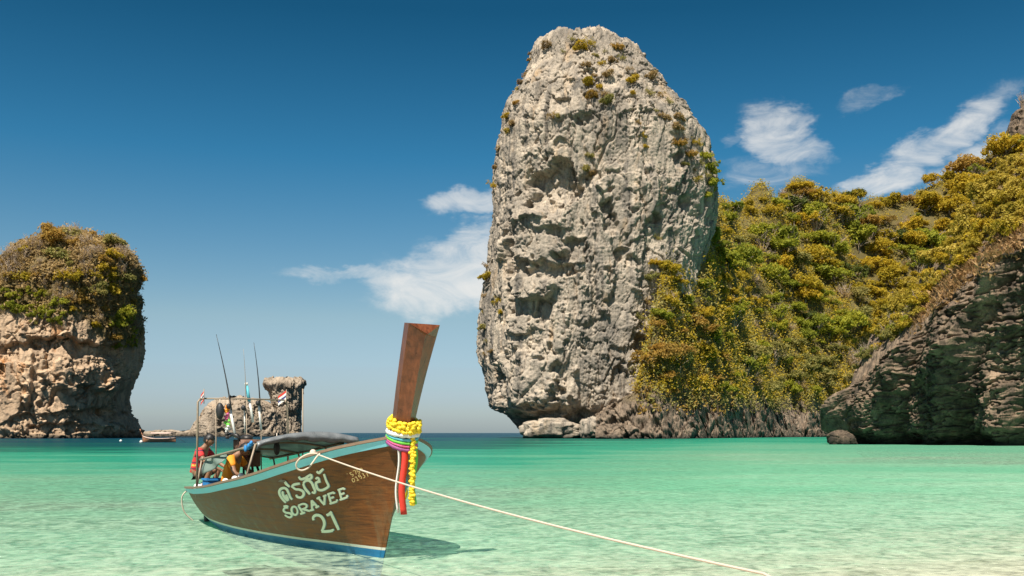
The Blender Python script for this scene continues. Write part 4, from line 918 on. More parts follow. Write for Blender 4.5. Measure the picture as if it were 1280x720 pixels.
# goal-post frame over the stern that carries the rods
GZ = 2.25; UG = 6.3; sg = sheer(UG)
for tt in (-1, 1):
    mb = MB(); mb.tube([(sg[0], tt*(sg[1]-0.03), sg[2]-0.15), (sg[0], tt*(sg[1]-0.05), GZ-0.06), (sg[0], tt*(sg[1]-0.10), GZ)], 0.019, 8); mb.build('frame_post', M['pipe'], boat)
mb = MB(); mb.tube([(sg[0], -(sg[1]-0.1), GZ), (sg[0], 0, GZ+0.012), (sg[0], sg[1]-0.1, GZ)], 0.014, 8); mb.build('frame_crossbar', M['pipe'], boat)
for y_, h_ in ((-0.5, 1.75), (0.05, 1.62), (0.32, 1.66)):
    mb = MB(); mb.tube([(sg[0]+0.02, y_, 0.7), (sg[0], y_, GZ)], 0.011, 6); mb.build('frame_upright', M['pipe'], boat)
mb = MB(); mb.tube([(-4.62, 0.72, 0.7), (-4.62, 0.72, 2.42)], 0.012, 6); mb.build('light_pole', M['pipe'], boat)
# long-tail engine on its pivot
ex, ey = -5.5, 0.02
mb = MB(); mb.box((ex, ey, 1.22), (0.52, 0.34, 0.34), bev=0.03); mb.box((ex+0.05, ey, 1.45), (0.36, 0.24, 0.16), bev=0.02)
for k in range(6): mb.box((ex-0.2+0.08*k, ey, 1.43), (0.02, 0.36, 0.2))
en = mb.build('engine_block', M['rust'], boat)
mb = MB(); mb.tube([(ex+0.28, ey-0.19, 1.22), (ex+0.28, ey-0.26, 1.22)], 0.17, 16); mb.build('flywheel', M['steel'], en)
mb = MB(); mb.tube([(ex+0.1, ey-0.15, 1.5), (ex+0.15, ey-0.22, 1.6), (ex-0.15, ey-0.25, 1.62)], 0.035, 8); mb.build('exhaust', M['steel'], en)
mb = MB(); mb.ball((ex-0.08, ey+0.02, 1.55), (0.14, 0.11, 0.07), 10, 7); mb.build('fuel_tank', M['steel'], en)
mb = MB(); mb.tube([(ex-0.2, ey, 1.15), (ex-1.4, ey+0.15, 0.95), (ex-3.2, ey+0.5, 0.0)], 0.03, 8)
mb.tube([(ex-3.2, ey+0.5, 0.0), (ex-3.25, ey+0.51, -0.02)], 0.07, 8); pr = mb.build('propeller_shaft', M['steel'], boat)
mb = MB()
for k in range(3):
    q = 2*math.pi*k/3; d = np.array([0.05*math.cos(q), math.cos(q), math.sin(q)])
    mb.add([np.array([ex-3.25, ey+0.51, -0.02])+v_ for v_ in (d*0.02, d*0.13+np.array([0.04, 0.03, 0.03]), d*0.2, d*0.13-np.array([0.04, 0.03, 0.03]))], [(0, 1, 2, 3)])
mb.build('propeller', M['steel'], pr)
mb = MB(); mb.tube([(ex+0.2, ey, 1.2), (ex+0.75, ey-0.1, 1.32), (ex+1.0, ey-0.12, 1.33)], 0.02, 6); mb.build('tiller', M['steel'], boat)
for dy in (-0.22, 0.22):
    for dx in (-0.2, 0.5):
        mb = MB(); mb.tube([(ex+dx*0.3, ey+dy*0.5, 1.12), (ex+dx, ey+dy, 0.45)], 0.022, 6); mb.build('engine_strut', M['steel'], boat)
# ------ lettering painted on the bow, laid onto the hull planks
bpy.context.view_layer.update()
from mathutils.bvhtree import BVHTree
hb = BVHTree.FromObject(hull, bpy.context.evaluated_depsgraph_get()); MI = boat.matrix_world.inverted()
def on_hull(px, py):
    o_ = MI @ CAMP; d = (MI.to_3x3() @ Vector(((px-640)/F, 1.0, -(py-HY)/F))).normalized()
    loc, nrm, i, dist = hb.ray_cast(o_, d)
    if loc is None: return None
    if nrm.dot(d) > 0: nrm = -nrm
    return np.array(loc), np.array(nrm)
def curve_pts(pts, n=5):
    pts = np.array(pts, float)
    if len(pts) < 3: return [pts[0]+(pts[1]-pts[0])*f for f in np.linspace(0, 1, n+2)]
    out = []
    Pp = np.vstack([2*pts[0]-pts[1], pts, 2*pts[-1]-pts[-2]])
    for i in range(1, len(Pp)-2):
        for f in np.linspace(0, 1, n, endpoint=False):
            a, b, c, d = Pp[i-1:i+3]; out.append(0.5*(2*b+(c-a)*f+(2*a-5*b+4*c-d)*f*f+(3*b-a-3*c+d)*f**3))
    out.append(pts[-1]); return out
def lettering(name, strokes, org, sc, width, mat, off, shift=(0, 0)):
    mb = MB(); e_ = 0
    for st in strokes:
        pts = curve_pts(st); L, G = len(pts), []; e_ += 0.0002
        for i, p in enumerate(pts):
            tg = np.array(pts[min(i+1, L-1)])-np.array(pts[max(i-1, 0)]); tg /= np.linalg.norm(tg)+1e-9; nn = np.array([-tg[1], tg[0]])
            w = width*(0.75+0.25*math.sin(math.pi*min(1, max(0, (i+0.8)/(L+0.6)))))
            row = []
            for s_ in (-1, 0, 1):
                q = (np.array(p)+nn*s_*w)/sc+np.array(org)+np.array(shift); h = on_hull(*q)
                if h is not None: row.append(h[0]+h[1]*(off+e_))
            if len(row) == 3: G.append(row)
        if len(G) > 1: mb.grid(G)
    return mb.build(name, M[mat], hull, smooth=False)
def ell(cx, cy, rx, ry, rot=0.0): return [(cx+rx*math.cos(q)*math.cos(rot)-ry*math.sin(q)*math.sin(rot), cy+rx*math.cos(q)*math.sin(rot)+ry*math.sin(q)*math.cos(rot)) for q in np.linspace(0, 2*math.pi, 12)]
thai = [[(128, 380), (100, 350), (75, 310), (70, 280), (82, 258), (108, 248), (135, 258), (152, 290), (168, 330), (185, 352)], [(150, 362), (130, 350), (112, 325), (100, 295), (104, 278)], [(150, 362), (142, 335), (130, 308)], [(118, 188), (134, 212), (162, 238)],
        [(182, 245), (195, 222), (225, 212), (255, 208)], [(190, 240), (215, 258), (250, 262), (284, 280), (288, 310), (265, 332), (232, 328), (222, 308)],
        [(285, 210), (300, 188), (330, 180), (360, 200), (378, 240), (390, 270), (385, 292), (362, 284)], [(285, 210), (300, 250), (325, 280), (345, 305)], [(245, 145), (262, 168), (300, 160), (330, 140), (355, 125)], [(300, 162), (340, 167), (360, 150), (354, 124)],
        [(396, 168), (412, 155), (426, 170), (420, 190), (400, 202), (402, 228), (420, 262), (460, 265), (505, 240), (510, 222), (490, 180), (470, 122)], [(418, 192), (440, 186)], [(405, 98), (425, 112), (445, 95), (465, 75)]]
latin = [[(148, 426), (120, 428), (108, 450), (130, 470), (165, 475), (182, 495), (165, 512), (140, 505), (120, 490)], [(152, 418), (132, 410), (108, 414)], ell(207, 452, 26, 38, -0.25),
         [(240, 405), (285, 478)], [(240, 405), (285, 390), (315, 402), (308, 426), (268, 440)], [(278, 438), (345, 455)], [(258, 482), (302, 466)],
         [(360, 358), (365, 445)], [(360, 358), (412, 415)], [(345, 450), (382, 440)], [(362, 405), (394, 392)], [(395, 425), (427, 408)],
         [(420, 335), (475, 400)], [(475, 400), (478, 318)], [(405, 345), (437, 328)], [(462, 325), (494, 312)],
         [(510, 300), (535, 385)], [(500, 306), (560, 285)], [(560, 285), (564, 302)], [(522, 342), (562, 328)], [(522, 390), (590, 368)], [(590, 368), (587, 350)],
         [(605, 262), (630, 350)], [(593, 268), (650, 248)], [(650, 248), (656, 264)], [(618, 308), (656, 292)], [(612, 355), (682, 330)], [(682, 330), (677, 310)]]
digits = [[(378, 538), (375, 512), (400, 492), (440, 500), (468, 535), (475, 575), (465, 610), (452, 638)], [(450, 640), (500, 638), (552, 632)], [(552, 634), (548, 616)], [(495, 494), (520, 482), (540, 460)], [(530, 465), (605, 625)]]
LO, LS = (340, 575), 7.2
def letters(sets, w):
    for st in sets:
        lettering('letter_shadow', st, LO, LS, w+2, 'paint_sh', 0.004, (0.55, 0.35)); lettering('letter', st, LO, LS, w, 'paint', 0.010)
letters([thai[0:4], thai[4:6], thai[6:8], thai[8:10], thai[10:12], thai[12:13]], 11.5)
letters([latin[0:2], latin[2:3], latin[3:7], latin[7:12], latin[12:16], latin[16:22], latin[22:28]], 9.5)
letters([digits[0:3], digits[3:5]], 13)
reg = [[(178, 350), (195, 352)], [(245, 335), (300, 312)], [(262, 330), (292, 372), (335, 360), (345, 395), (315, 415)], [(335, 278), (395, 262), (422, 362)], [(425, 250), (470, 235)], [(438, 255), (460, 298), (505, 288), (512, 325), (478, 348)], [(510, 216), (562, 208), (598, 300)],
       ell(350, 510, 32, 48, -0.3), [(388, 445), (425, 428), (470, 515)], [(440, 524), (495, 502)], ell(505, 400, 24, 26), [(528, 395), (560, 440), (545, 480)], [(565, 345), (600, 340), (610, 380), (640, 395), (640, 440), (605, 455)], [(640, 305), (680, 300), (728, 420)]]
lettering('registration_number', reg, (425, 575), 20.58, 11, 'paint_or', 0.006)

# ------------------------------------------------------------------ things on and around the boat
def ring_pts(z, rx, ry, n=26, ph=0.0, tilt=0.0, cx=None):
    cx = stem_axis(z)-0.09 if cx is None else cx
    return [(cx+rx*math.cos(q+ph), ry*math.sin(q+ph), z+tilt*math.cos(q+ph)) for q in np.linspace(0, 2*math.pi, n)]
# cloths tied round the foot of the prow
for nm, mt, z, r_, tl, lb in (('prow_cloth', 'whitecloth', 1.655, 0.034, -0.04, 'white cloth tied round the foot of the boat prow'), ('prow_cloth', 'aqua', 1.615, 0.02, -0.06, 'aqua cloth wound round the boat prow under the garland'), ('prow_cloth', 'green', 1.585, 0.02, -0.07, 'green cloth wound round the boat prow'),
                          ('prow_cloth', 'pink', 1.56, 0.018, -0.085, 'pink cloth wound round the boat prow'), ('prow_cloth', 'purple', 1.53, 0.024, -0.1, 'purple cloth wound lowest round the boat prow')):
    mb = MB(); pts = ring_pts(z, 0.19, 0.19, tilt=tl); mb.tube([bw(*p) for p in pts], [r_*(0.85+0.3*math.sin(i*1.7)**2) for i in range(len(pts))], 8, False)
    tag(mb.build(nm, M[mt], None), lb, 'cloth')
def flowers(name, pts, r_, mat, parent, per=1, seed=1):
    R = np.random.default_rng(seed); mb = MB()
    for p in pts:
        for k in range(per):
            c = np.array(p)+R.normal(size=3)*r_*0.45; mb.ball(c, r_*(0.75+0.4*R.random())*np.array([1, 1, 0.85]), 6, 4)
    return mb.build(name, M[mat], parent, smooth=False)
gar = empty('flower_garland', bw(0.7, 0, 1.7)); tag(gar, 'yellow flower garland looped round the prow with a long tail', 'garland')
GI = gar.location
def rel(p): return np.array(p)-np.array(GI)
ringp = [rel(bw(*p)) for p in ring_pts(1.72, 0.195, 0.19, 60, tilt=-0.07)]+[rel(bw(*p)) for p in ring_pts(1.80, 0.18, 0.175, 50, tilt=-0.05)]+[rel(bw(*p)) for p in ring_pts(1.765, 0.19, 0.185, 56, tilt=-0.06)]
flowers('flower_ring', ringp, 0.027, 'yellow', gar, 2, 1)
tail = [rel(bw(stem_axis(1.6)+0.10-0.02*k/60, 0.05+0.006*math.sin(k), 1.66-0.9*k/60)) for k in range(61)]
flowers('flower_tail', tail, 0.025, 'yellow', gar, 4, 2)
def ribbon(mat, y_, z0, z1, w, label, x_=0.08, wav=0.02):
    G = []
    for f in np.linspace(0, 1, 14):
        z = z0+(z1-z0)*f; c = bw(stem_axis(z0)+x_-0.02*f, y_+wav*math.sin(f*7), z); G.append([c-np.array([w/2, 0.02, 0]), c+np.array([0, -0.008, 0]), c+np.array([w/2, 0.02, 0])])
    mb = MB(); mb.grid(G); o = mb.build('ribbon', M[mat], None); md = o.modifiers.new('s', 'SOLIDIFY'); md.thickness = 0.004; tag(o, label, 'ribbon')
ribbon('red', -0.06, 1.56, 0.62, 0.075, 'red ribbon hanging from the prow beside the garland tail')
ribbon('whitecloth', -0.115, 1.50, 0.64, 0.028, 'thin white ribbon hanging at the edge of the red ribbon', 0.06)
ribbon('green', 0.115, 1.50, 0.74, 0.035, 'narrow green ribbon hanging behind the garland tail')
ribbon('aqua', 0.03, 1.1, 0.70, 0.05, 'short aqua ribbon end below the garland tail', 0.12)
ribbon('yellow', 0.06, 0.95, 0.64, 0.06, 'yellow ribbon end hanging lowest under the garland tail', 0.12)
# mooring rope: knot and loop on the rail, long line to the beach
kp = hull_pt(0.95, 1.0, -1); kb = bw(kp[0], kp[1], kp[2]+0.05)
a = np.array(kb); bpt = np.array([1.52, 6.0, 0.80]); e3 = np.array([2.62, 1.8, 0.22])
rp = []
for f in np.linspace(0, 1, 40): p = a+(bpt-a)*f; p[2] -= 0.16*4*f*(1-f)*0.5; rp.append(p)
for f in np.linspace(0.08, 1, 14): rp.append(bpt+(e3-bpt)*f)
rope = empty('mooring_rope', e3); tag(rope, 'cream mooring rope stretched from the boat rail to the beach', 'rope')
mb = MB(); mb.tube([p-e3 for p in rp], 0.0095, 7); mb.build('rope_line', M['rope'], rope)
lp = []
for i, (x, y) in enumerate([(397, 567), (388, 567), (378, 571), (371, 578), (371, 585), (377, 588), (385, 585), (391, 578), (396, 571), (400, 567)]): lp.append(P(x, y, 12.55+0.02*i)-e3)
mb = MB(); mb.tube(curve_pts([tuple(p) for p in lp], 4), 0.0115, 7); mb.build('rope_loop', M['rope'], rope)
mb = MB(); mb.ball(kb-e3, 0.045, 8, 6); mb.tube([kb-e3+np.array([0, 0, 0.03]), kb-e3+np.array([0.02, 0.05, -0.1])], 0.016, 6); mb.build('rope_knot', M['rope'], rope)
stk = empty('mooring_stake', e3-np.array([0, 0, 0.25])); tag(stk, 'short wooden stake in the sand holding the mooring rope', 'stake')
mb = MB(); mb.tube([(0, 0, -0.35), (0.01, 0, 0.2), (0.02, 0, 0.38)], [0.035, 0.035, 0.03], 8); mb.build('post', M['rail'], stk); mb = MB(); mb.tube([(0.045*math.cos(q), 0.045*math.sin(q), 0.23+0.006*q) for q in np.linspace(0, 12, 40)], 0.012, 6); mb.build('rope_wrap', M['rope'], stk)
# stern line
mb = MB(); st_ = bw(-6.92, -0.62, 0.6); mb.tube(curve_pts([tuple(st_), tuple(st_+np.array([-0.12, 0, -0.15])), tuple(st_+np.array([-0.1, 0.05, -0.42])), tuple(st_+np.array([0.05, 0.15, -0.62]))], 6), 0.014, 6)
tag(mb.build('stern_rope', M['rope'], None), 'slack rope hanging from the boat stern into the water', 'rope')
# fishing rods
def rod(p0, p1, r0, label, mat='steel'):
    e = empty('fishing_rod', p0); tag(e, label, 'fishing rod'); d = np.array(p1)-np.array(p0)
    mb = MB(); mb.tube([d*f+np.array([0.03*math.sin(f*3), 0, 0]) for f in np.linspace(0.25, 1, 8)], [r0*(1-0.75*f) for f in np.linspace(0, 1, 8)], 6); mb.build('rod_blank', M[mat], e)
    mb = MB(); mb.tube([d*-0.02, d*0.27], r0*1.35, 7); mb.build('rod_grip', M['white'], e)
    mb = MB(); mb.ball(d*0.29+np.array([0, -0.06, 0]), (0.045, 0.05, 0.05), 8, 6); mb.build('reel', M['black'], e)
def at(px, py, x, y):   # a point over boat position (x, y) at the height seen
    w = bw(x, y, 0); return P(px, py, w[1])
rod(at(294, 545, sg[0], -0.4), at(270, 418, sg[0]-0.2, -0.4), 0.017, 'long fishing rod leaning outward over the boat stern')
rod(at(326, 535, sg[0], 0.3), at(317, 428, sg[0], 0.3), 0.015, 'upright dark fishing rod on the boat stern frame')
rod(at(306, 540, sg[0], 0.1), at(304, 436, sg[0], 0.1), 0.009, 'thin upright fishing rod behind the pale tube', 'pipe')
tb = empty('signal_tube', at(316, 528, sg[0], 0.18)); tag(tb, 'pale blue topped tube standing on the boat stern frame', 'tube')
d = at(308, 480, sg[0], 0.18)-np.array(tb.location); mb = MB(); mb.tube([d*0, d*0.25+np.array([0, 0, 0.05]), d*0.55], 0.024, 8); mb.build('tube_base', M['white'], tb)
mb = MB(); mb.tube([d*0.55, d*0.95], 0.03, 8); mb.build('tube_top', M['aqua'], tb); mb = MB(); mb.ball(d, 0.034, 8, 6); mb.build('tube_cap', M['white'], tb)
# flags
def flag(base, h, wdir, label, cols):
    e = empty('flag', base); tag(e, label, 'flag'); mb = MB(); mb.tube([(0, 0, -0.12), (0, 0, h)], 0.008, 6); mb.build('staff', M['pipe'], e)
    n = len(cols)
    for i, c in enumerate(cols):
        z1 = h-0.01-0.17*i/n; z0 = h-0.01-0.17*(i+1)/n
        mb = MB(); mb.grid([[np.array(wdir)*0.2*f+np.array([0, 0.02*math.sin(f*6), z-0.12*f]) for f in np.linspace(0, 1, 7)] for z in (z0, z1)]); mb.build('stripe', M[c], e)
M['navy'] = simple('navy_cloth', (0.03, 0.04, 0.16), 0.7, 0.2, 10)
flag(at(255, 496, sg[0], -sg[1]+0.08), 0.14, (-0.35, 0.2, 0), 'small red and white flag on the near post of the stern frame', ['red', 'whitecloth', 'navy', 'whitecloth', 'red'])
flag(at(358, 499, sg[0], sg[1]-0.1), 0.18, (-0.8, 0.2, 0), 'small navy and white flag on the far post of the stern frame', ['red', 'whitecloth', 'navy', 'whitecloth'])
# black hanging float and strings of gear on the stern frame
fl = empty('hanging_float', at(275, 499, sg[0], -0.52)); tag(fl, 'black oval float hanging from the stern frame crossbar', 'float')
mb = MB(); mb.tube([(0, 0, 0.0), (0, 0, -0.1)], 0.008, 6); mb.build('cord', M['rope'], fl); mb = MB(); mb.ball((0, 0, -0.21), (0.075, 0.075, 0.15), 12, 9); mb.build('float_body', M['black'], fl)
lm = empty('canopy_lamp', at(346, 549, -3.3, 0.1)); tag(lm, 'black lantern hanging under the boat canopy', 'lantern')
mb = MB(); mb.tube([(0, 0, 0.1), (0, 0, -0.06)], 0.008, 6); mb.build('cord', M['rope'], lm); mb = MB(); mb.ball((0, 0, -0.15), (0.055, 0.055, 0.11), 12, 8); mb.build('lantern_body', M['black'], lm); mb = MB(); mb.tube([(0, 0, -0.03), (0, 0, -0.07)], [0.02, 0.045], 8); mb.build('cap', M['steel'], lm)
ga2 = empty('stern_garland', at(284, 500, sg[0], -0.35)); tag(ga2, 'faded string of coloured flowers hanging from the stern frame', 'garland')
for i, (c, z0) in enumerate((('orange', -0.12), ('pink', -0.24), ('green', -0.36), ('whitecloth', -0.48), ('dark', -0.58))): flowers('flower', [np.array([0.02*math.sin(k*2+i), 0, z0-0.03*k]) for k in range(4)], 0.03, c, ga2, 2, 10+i)
mb = MB(); mb.tube([(0, 0, 0), (0, 0, -0.62)], 0.007, 5); mb.build('cord', M['rope'], ga2)
# crate, bag and jerrycan in the stern
cr = empty('plastic_crate', bw(-5.35, -0.62, 0.62), BRZ); tag(cr, 'blue plastic crate beside the person in orange', 'crate')
for sx, sy, dx, dy in ((0.30, 0.02, 0, -0.14), (0.30, 0.02, 0, 0.14), (0.02, 0.26, -0.14, 0), (0.02, 0.26, 0.14, 0)):
    mb = MB(); mb.box((dx, dy, 0.12), (sx, sy, 0.24), bev=0.004); mb.box((dx*1.06, dy*1.06, 0.225), (sx+0.02, sy+0.02, 0.03)); mb.build('crate_side', M['bluecloth'], cr, smooth=False)
mb = MB(); mb.box((0, 0, 0.0), (0.3, 0.26, 0.02)); mb.build('crate_bottom', M['bluecloth'], cr, smooth=False)
R = np.random.default_rng(8); mb = MB()
for k in range(7): mb.ball(R.normal(size=3)*np.array([0.07, 0.06, 0.05])+np.array([0, 0, 0.1]), 0.05+0.02*R.random(), 8, 6)
tag(mb.build('cloth_sack', M['whitecloth'], None, loc=bw(-4.15, -0.62, 0.80)), 'crumpled white sack beside the person in orange', 'sack')
mb = MB()
for k in range(6): mb.ball(R.normal(size=3)*np.array([0.09, 0.09, 0.02])+np.array([0, 0, 0.05]), 0.07+0.03*R.random(), 8, 6)
tag(mb.build('coiled_cloth', M['whitecloth'], None, loc=bw(-6.62, -0.42, 0.60)), 'pale cloth heap on the stern deck beside the person in red', 'cloth')

# ------------------------------------------------------------------ people
def skin_chain(name, verts, edges, radii, mat, parent, sub=2, root=0):
    me = bpy.data.meshes.new(name); me.from_pydata([tuple(v) for v in verts], edges, []); o = bpy.data.objects.new(name, me); link(o); o.parent = parent; me.materials.append(mat)
    md = o.modifiers.new('skin', 'SKIN'); md.use_smooth_shade = True
    for i, r_ in enumerate(radii):
        rr = r_ if hasattr(r_, '__len__') else (r_, r_); me.skin_vertices[0].data[i].radius = rr; me.skin_vertices[0].data[i].use_root = (i == root)
    sd = o.modifiers.new('sub', 'SUBSURF'); sd.levels = sub; sd.render_levels = sub
    return o
def person(loc, rz, J, label, shirt, shorts, shirt_arm=0.6, stripes=None):
    """J: joint positions; pelvis, chest, neck, head, and shoulder/elbow/hand and hip/knee/foot for both sides"""
    e = empty('person', loc, rz); tag(e, label, 'person')
    V = [J['pelvis'], J['belly'], J['chest'], J['neck'], J['head']]; E = [(0, 1), (1, 2), (2, 3), (3, 4)]; Rr = [0.125, 0.115, 0.13, 0.052, 0.075]
    for s_ in ('l', 'r'):
        b0 = len(V); V += [J['sh'+s_], J['el'+s_], J['wr'+s_]]; Rr += [0.062, 0.042, 0.03]; E += [(2, b0), (b0, b0+1), (b0+1, b0+2)]
        h0 = len(V); d = np.array(J['wr'+s_])-np.array(J['el'+s_]); d = d/np.linalg.norm(d); sd = np.cross(d, [0, 0, 1]); sd = sd/(np.linalg.norm(sd)+1e-6); dn = np.array([0, 0, -1.0])
        V.append(np.array(J['wr'+s_])+d*0.08); Rr.append((0.035, 0.018)); E.append((b0+2, h0))
        for k, (o_, L) in enumerate(((-0.03, 0.06), (-0.01, 0.075), (0.01, 0.07), (0.03, 0.055))):
            i0 = len(V); V += [np.array(V[h0])+sd*o_+d*0.03, np.array(V[h0])+sd*o_+d*(0.03+L*0.5)+dn*0.015, np.array(V[h0])+sd*o_+d*(0.03+L*0.8)+dn*0.04]; Rr += [0.010, 0.009, 0.008]; E += [(h0, i0), (i0, i0+1), (i0+1, i0+2)]
        i0 = len(V); V += [np.array(J['wr'+s_])+d*0.04+sd*0.045, np.array(J['wr'+s_])+d*0.08+sd*0.06+dn*0.02]; Rr += [0.011, 0.009]; E += [(h0, i0), (i0, i0+1)]
        g0 = len(V); V += [J['hip'+s_], J['kn'+s_], J['an'+s_], J['toe'+s_]]; Rr += [0.085, 0.058, 0.042, 0.036]; E += [(0, g0), (g0, g0+1), (g0+1, g0+2), (g0+2, g0+3)]
    skin_chain('body', V, E, Rr, M['skin'], e)
    # head with face, ears and hair
    hd = np.array(J['head']); f = np.array(J['look'], float); f /= np.linalg.norm(f); up = np.array(J.get('up', (0, 0, 1)), float); sd = np.cross(f, up); sd /= np.linalg.norm(sd); up = np.cross(sd, f)
    mb = MB(); n1, n2 = 14, 12; G = []
    for i in range(n2+1):
        th = math.pi*i/n2; row = []
        for j in range(n1+1):
            q = 2*math.pi*j/n1; a_, b_, c_ = math.sin(th)*math.cos(q), math.sin(th)*math.sin(q), math.cos(th)
            jaw = 1-0.25*max(0, -c_); nose = 0.018*math.exp(-((b_/0.18)**2+((c_+0.1)/0.22)**2)) if a_ > 0 else 0
            row.append(hd+f*(a_*0.098*jaw+nose)+sd*b_*0.077*jaw+up*(c_*0.118+0.02))
        G.append(row)
    mb.grid(G)
    for s_ in (-1, 1): mb.ball(hd+sd*s_*0.079+up*0.015, (0.02, 0.02, 0.03), 6, 5)
    ho = mb.build('head', M['skin'], e)
    for s_ in (-1, 1): mb = MB(); mb.ball(hd+f*0.088+sd*s_*0.03+up*0.03, 0.012, 6, 5); mb.build('eye', M['black'], ho)
    mb = MB(); mb.tube([hd+f*0.09-sd*0.02-up*0.045, hd+f*0.096-up*0.045, hd+f*0.09+sd*0.02-up*0.045], 0.005, 5); mb.build('mouth', M['pink'], ho)
    mb = MB(); G = []
    for i in range(9):
        th = 0.62*math.pi*i/8; row = []
        for j in range(17):
            q = 2*math.pi*j/16; lim = th*(1.0 if math.cos(q) < 0.2 else 0.62); a_, b_, c_ = math.sin(lim)*math.cos(q), math.sin(lim)*math.sin(q), math.cos(lim)
            k = 1+0.03*math.sin(j*5+i*3); row.append(hd+(f*a_*0.108+sd*b_*0.088+up*(c_*0.13))*k+up*0.022-f*0.006)
        G.append(row)
    mb.grid(G); o = mb.build('hair', M['hair'], e); md = o.modifiers.new('s', 'SOLIDIFY'); md.thickness = 0.015
    # shirt and shorts follow the body
    V = [J['pelvis'], J['belly'], J['chest'], np.array(J['chest'])*0.55+np.array(J['neck'])*0.45]; E = [(0, 1), (1, 2), (2, 3)]; Rr = [0.135, 0.145, 0.16, 0.085]
    for s_ in ('l', 'r'):
        b0 = len(V); V += [J['sh'+s_], np.array(J['sh'+s_])*(1-shirt_arm)+np.array(J['el'+s_])*shirt_arm]; Rr += [0.085, 0.07]; E += [(2, b0), (b0, b0+1)]
    skin_chain('shirt', V, E, Rr, shirt, e, root=1)
    V = [np.array(J['pelvis'])+np.array([0.02, 0, 0.0])]; E = []; Rr = [0.118]
    for s_ in ('l', 'r'):
        b0 = len(V); V += [J['hip'+s_], np.array(J['hip'+s_])*0.25+np.array(J['kn'+s_])*0.75]; Rr += [0.1, 0.08]; E += [(0, b0), (b0, b0+1)]
    b0 = len(V); V.append(np.array(J['belly'])*0.5+np.array(J['pelvis'])*0.5); Rr.append(0.125); E.append((0, b0))
    skin_chain('shorts', V, E, Rr, shorts, e)
    return e
# striped red shirt with a yellow line of print near the hem
m, t = new_mat('striped_red_shirt'); co = t.new('ShaderNodeTexCoord').outputs['Object']; sp = t.new('ShaderNodeSeparateXYZ'); t.l.new(co, sp.inputs[0])
st_f = t.math('FRACT', t.math('MULTIPLY', t.math('ADD', sp.outputs[2], t.math('MULTIPLY', t.noise(co, 3, 2), 0.03)), 9.0))
c = t.mix(t.math('LESS_THAN', st_f, 0.22), (0.62, 0.035, 0.035), (0.16, 0.02, 0.06)); wb = t.math('COMPARE', sp.outputs[2], 0.17, 0.018)
c = t.mix(t.math('MULTIPLY', wb, t.math('GREATER_THAN', t.noise(t.scale(co, (30, 30, 4)), 1.0, 1), 0.47)), c, (0.8, 0.5, 0.08))
t.put(t.bs.inputs['Base Color'], c); t.bs.inputs['Roughness'].default_value = 0.8; M['redshirt'] = m
# squatting on the stern quarter, bent toward the engine (x forward, y left)
J = dict(pelvis=(0, 0, 0.02), belly=(0.02, 0, 0.17), chest=(0.09, 0, 0.37), neck=(0.17, 0, 0.51), head=(0.24, 0, 0.605), look=(0.9, 0, -0.35), up=(0.35, 0, 0.9),
         shl=(0.11, 0.17, 0.43), ell=(0.30, 0.23, 0.22), wrl=(0.50, 0.16, 0.12), shr=(0.11, -0.17, 0.43), elr=(0.30, -0.22, 0.22), wrr=(0.52, -0.12, 0.10),
         hipl=(0.03, 0.1, 0.0), knl=(0.38, 0.17, 0.10), anl=(0.20, 0.15, -0.23), toel=(0.34, 0.17, -0.27), hipr=(0.03, -0.1, 0.0), knr=(0.38, -0.17, 0.10), anr=(0.20, -0.15, -0.23), toer=(0.34, -0.17, -0.27))
person(bw(-6.78, -0.50, 0.88), math.radians(-12), J, 'person in a striped red shirt squatting on the boat stern, bending forward', M['redshirt'], M['dark'])
# seated amidships by the engine, bowed over hands
J2 = dict(pelvis=(0, 0, 0.0), belly=(0.03, 0, 0.17), chest=(0.10, 0, 0.40), neck=(0.2, 0, 0.54), head=(0.30, 0, 0.59), look=(0.75, 0, -0.75), up=(0.7, 0, 0.7),
          shl=(0.12, 0.17, 0.45), ell=(0.26, 0.26, 0.22), wrl=(0.48, 0.12, 0.14), shr=(0.12, -0.17, 0.45), elr=(0.26, -0.26, 0.20), wrr=(0.50, -0.10, 0.13),
          hipl=(0.03, 0.1, 0.0), knl=(0.44, 0.14, 0.06), anl=(0.48, 0.12, -0.36), toel=(0.62, 0.13, -0.40), hipr=(0.03, -0.1, 0.0), knr=(0.44, -0.14, 0.06), anr=(0.48, -0.12, -0.36), toer=(0.62, -0.13, -0.40))
person(bw(-4.85, -0.52, 0.76), math.radians(-12), J2, 'person in an orange shirt sitting in the boat, bowed over both hands', M['orange'], M['dark'])

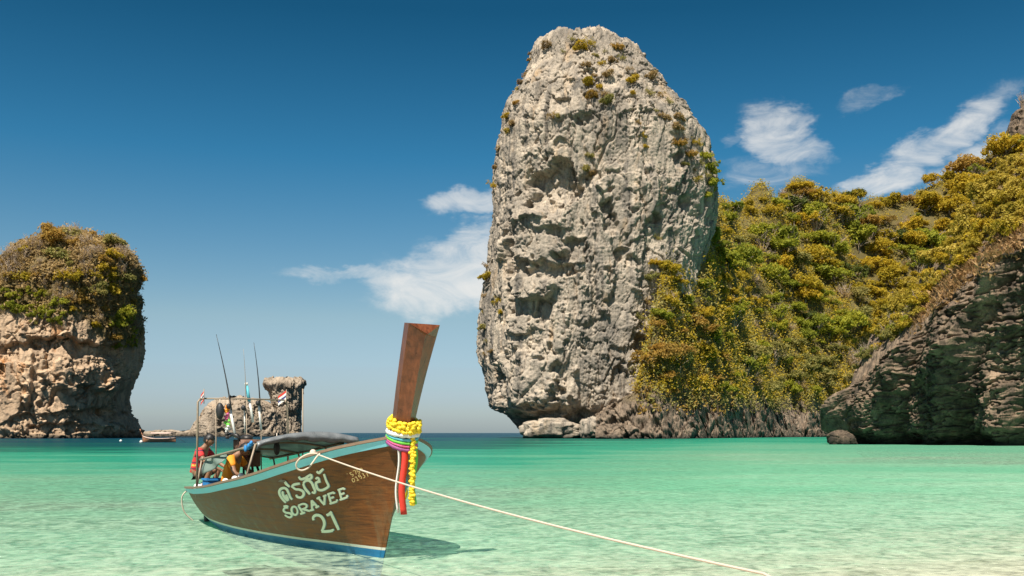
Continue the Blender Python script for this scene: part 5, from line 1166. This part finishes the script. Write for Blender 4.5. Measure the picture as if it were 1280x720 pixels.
# ------------------------------------------------------------------ far boat
FB = P(199, 552.6, 176.0); FB[2] = 0
fb = empty('distant_boat', FB, math.radians(183)); tag(fb, 'small distant longtail boat with pinkish canopy in front of the low islet', 'boat')
M['farhull'] = simple('faded_orange_wood', (0.42, 0.19, 0.10), 0.6, 0.3, 2); M['farcan'] = simple('pale_pink_canopy', (0.55, 0.40, 0.33), 0.7, 0.2, 2)
G = []
for x in np.linspace(-2.9, 2.9, 15):
    f = x/2.9; w = 0.8*(1-abs(f)**3)+0.06; zt = 0.62+0.5*max(0, f)**3+0.15*max(0, -f)**2
    G.append([(x, -w, zt), (x, -w*0.75, 0.15), (x*0.96, 0, -0.25), (x, w*0.75, 0.15), (x, w, zt)])
mb = MB(); mb.grid(G); fh = mb.build('hull', M['farhull'], fb)
for s_ in (0, 4):
    mb = MB(); mb.tube([g[s_] for g in G], 0.07, 6); mb.build('gunwale_rail', M['farcan'], fh)
mb = MB(); mb.tube([(2.7, 0, 0.9), (3.05, 0, 1.5), (3.3, 0, 2.3)], [0.12, 0.11, 0.14], 6); mb.build('prow', M['farhull'], fb)
mb = MB(); mb.grid([[(x, y, 1.55+0.18*(1-(y/0.8)**2)) for y in np.linspace(-0.8, 0.8, 7)] for x in np.linspace(-2.2, 1.3, 6)]); o = mb.build('canopy', M['farcan'], fb); o.modifiers.new('s', 'SOLIDIFY').thickness = 0.06
for x in (-2.1, -0.5, 1.2):
    for y in (-0.75, 0.75): mb = MB(); mb.tube([(x, y, 0.5), (x, y, 1.58)], 0.03, 6); mb.build('canopy_post', M['pipe'], fb)
mb = MB(); mb.box((-2.6, 0, 0.95), (0.5, 0.4, 0.4), bev=0.04); mb.tube([(-2.8, 0, 0.9), (-4.6, 0.2, 0.0)], 0.03, 6); mb.build('engine', M['steel'], fb)
for x in (-1.5, 0.3, 1.7): mb = MB(); mb.box((x, 0, 0.42), (0.25, 1.3, 0.05)); mb.build('thwart', M['deck'], fb)
mb = MB(); mb.ball((0, 0, 0.12), (0.28, 0.28, 0.26), 10, 7); mb.tube([(0, 0, 0.3), (0, 0, 0.48)], 0.03, 6)
tag(mb.build('mooring_buoy', M['white'], None, loc=P(176.5, 557, 168)*np.array([1, 1, 0])), 'small white buoy floating beside the distant boat', 'buoy')
mb = MB(); mb.ball((0, 0, 0.1), (0.26, 0.26, 0.24), 10, 7); mb.tube([(0, 0, 0.3), (0, 0, 0.42)], 0.03, 6)
tag(mb.build('mooring_buoy', M['white'], None, loc=P(151, 553, 190)*np.array([1, 1, 0])), 'small white buoy floating off the left rock island', 'buoy')
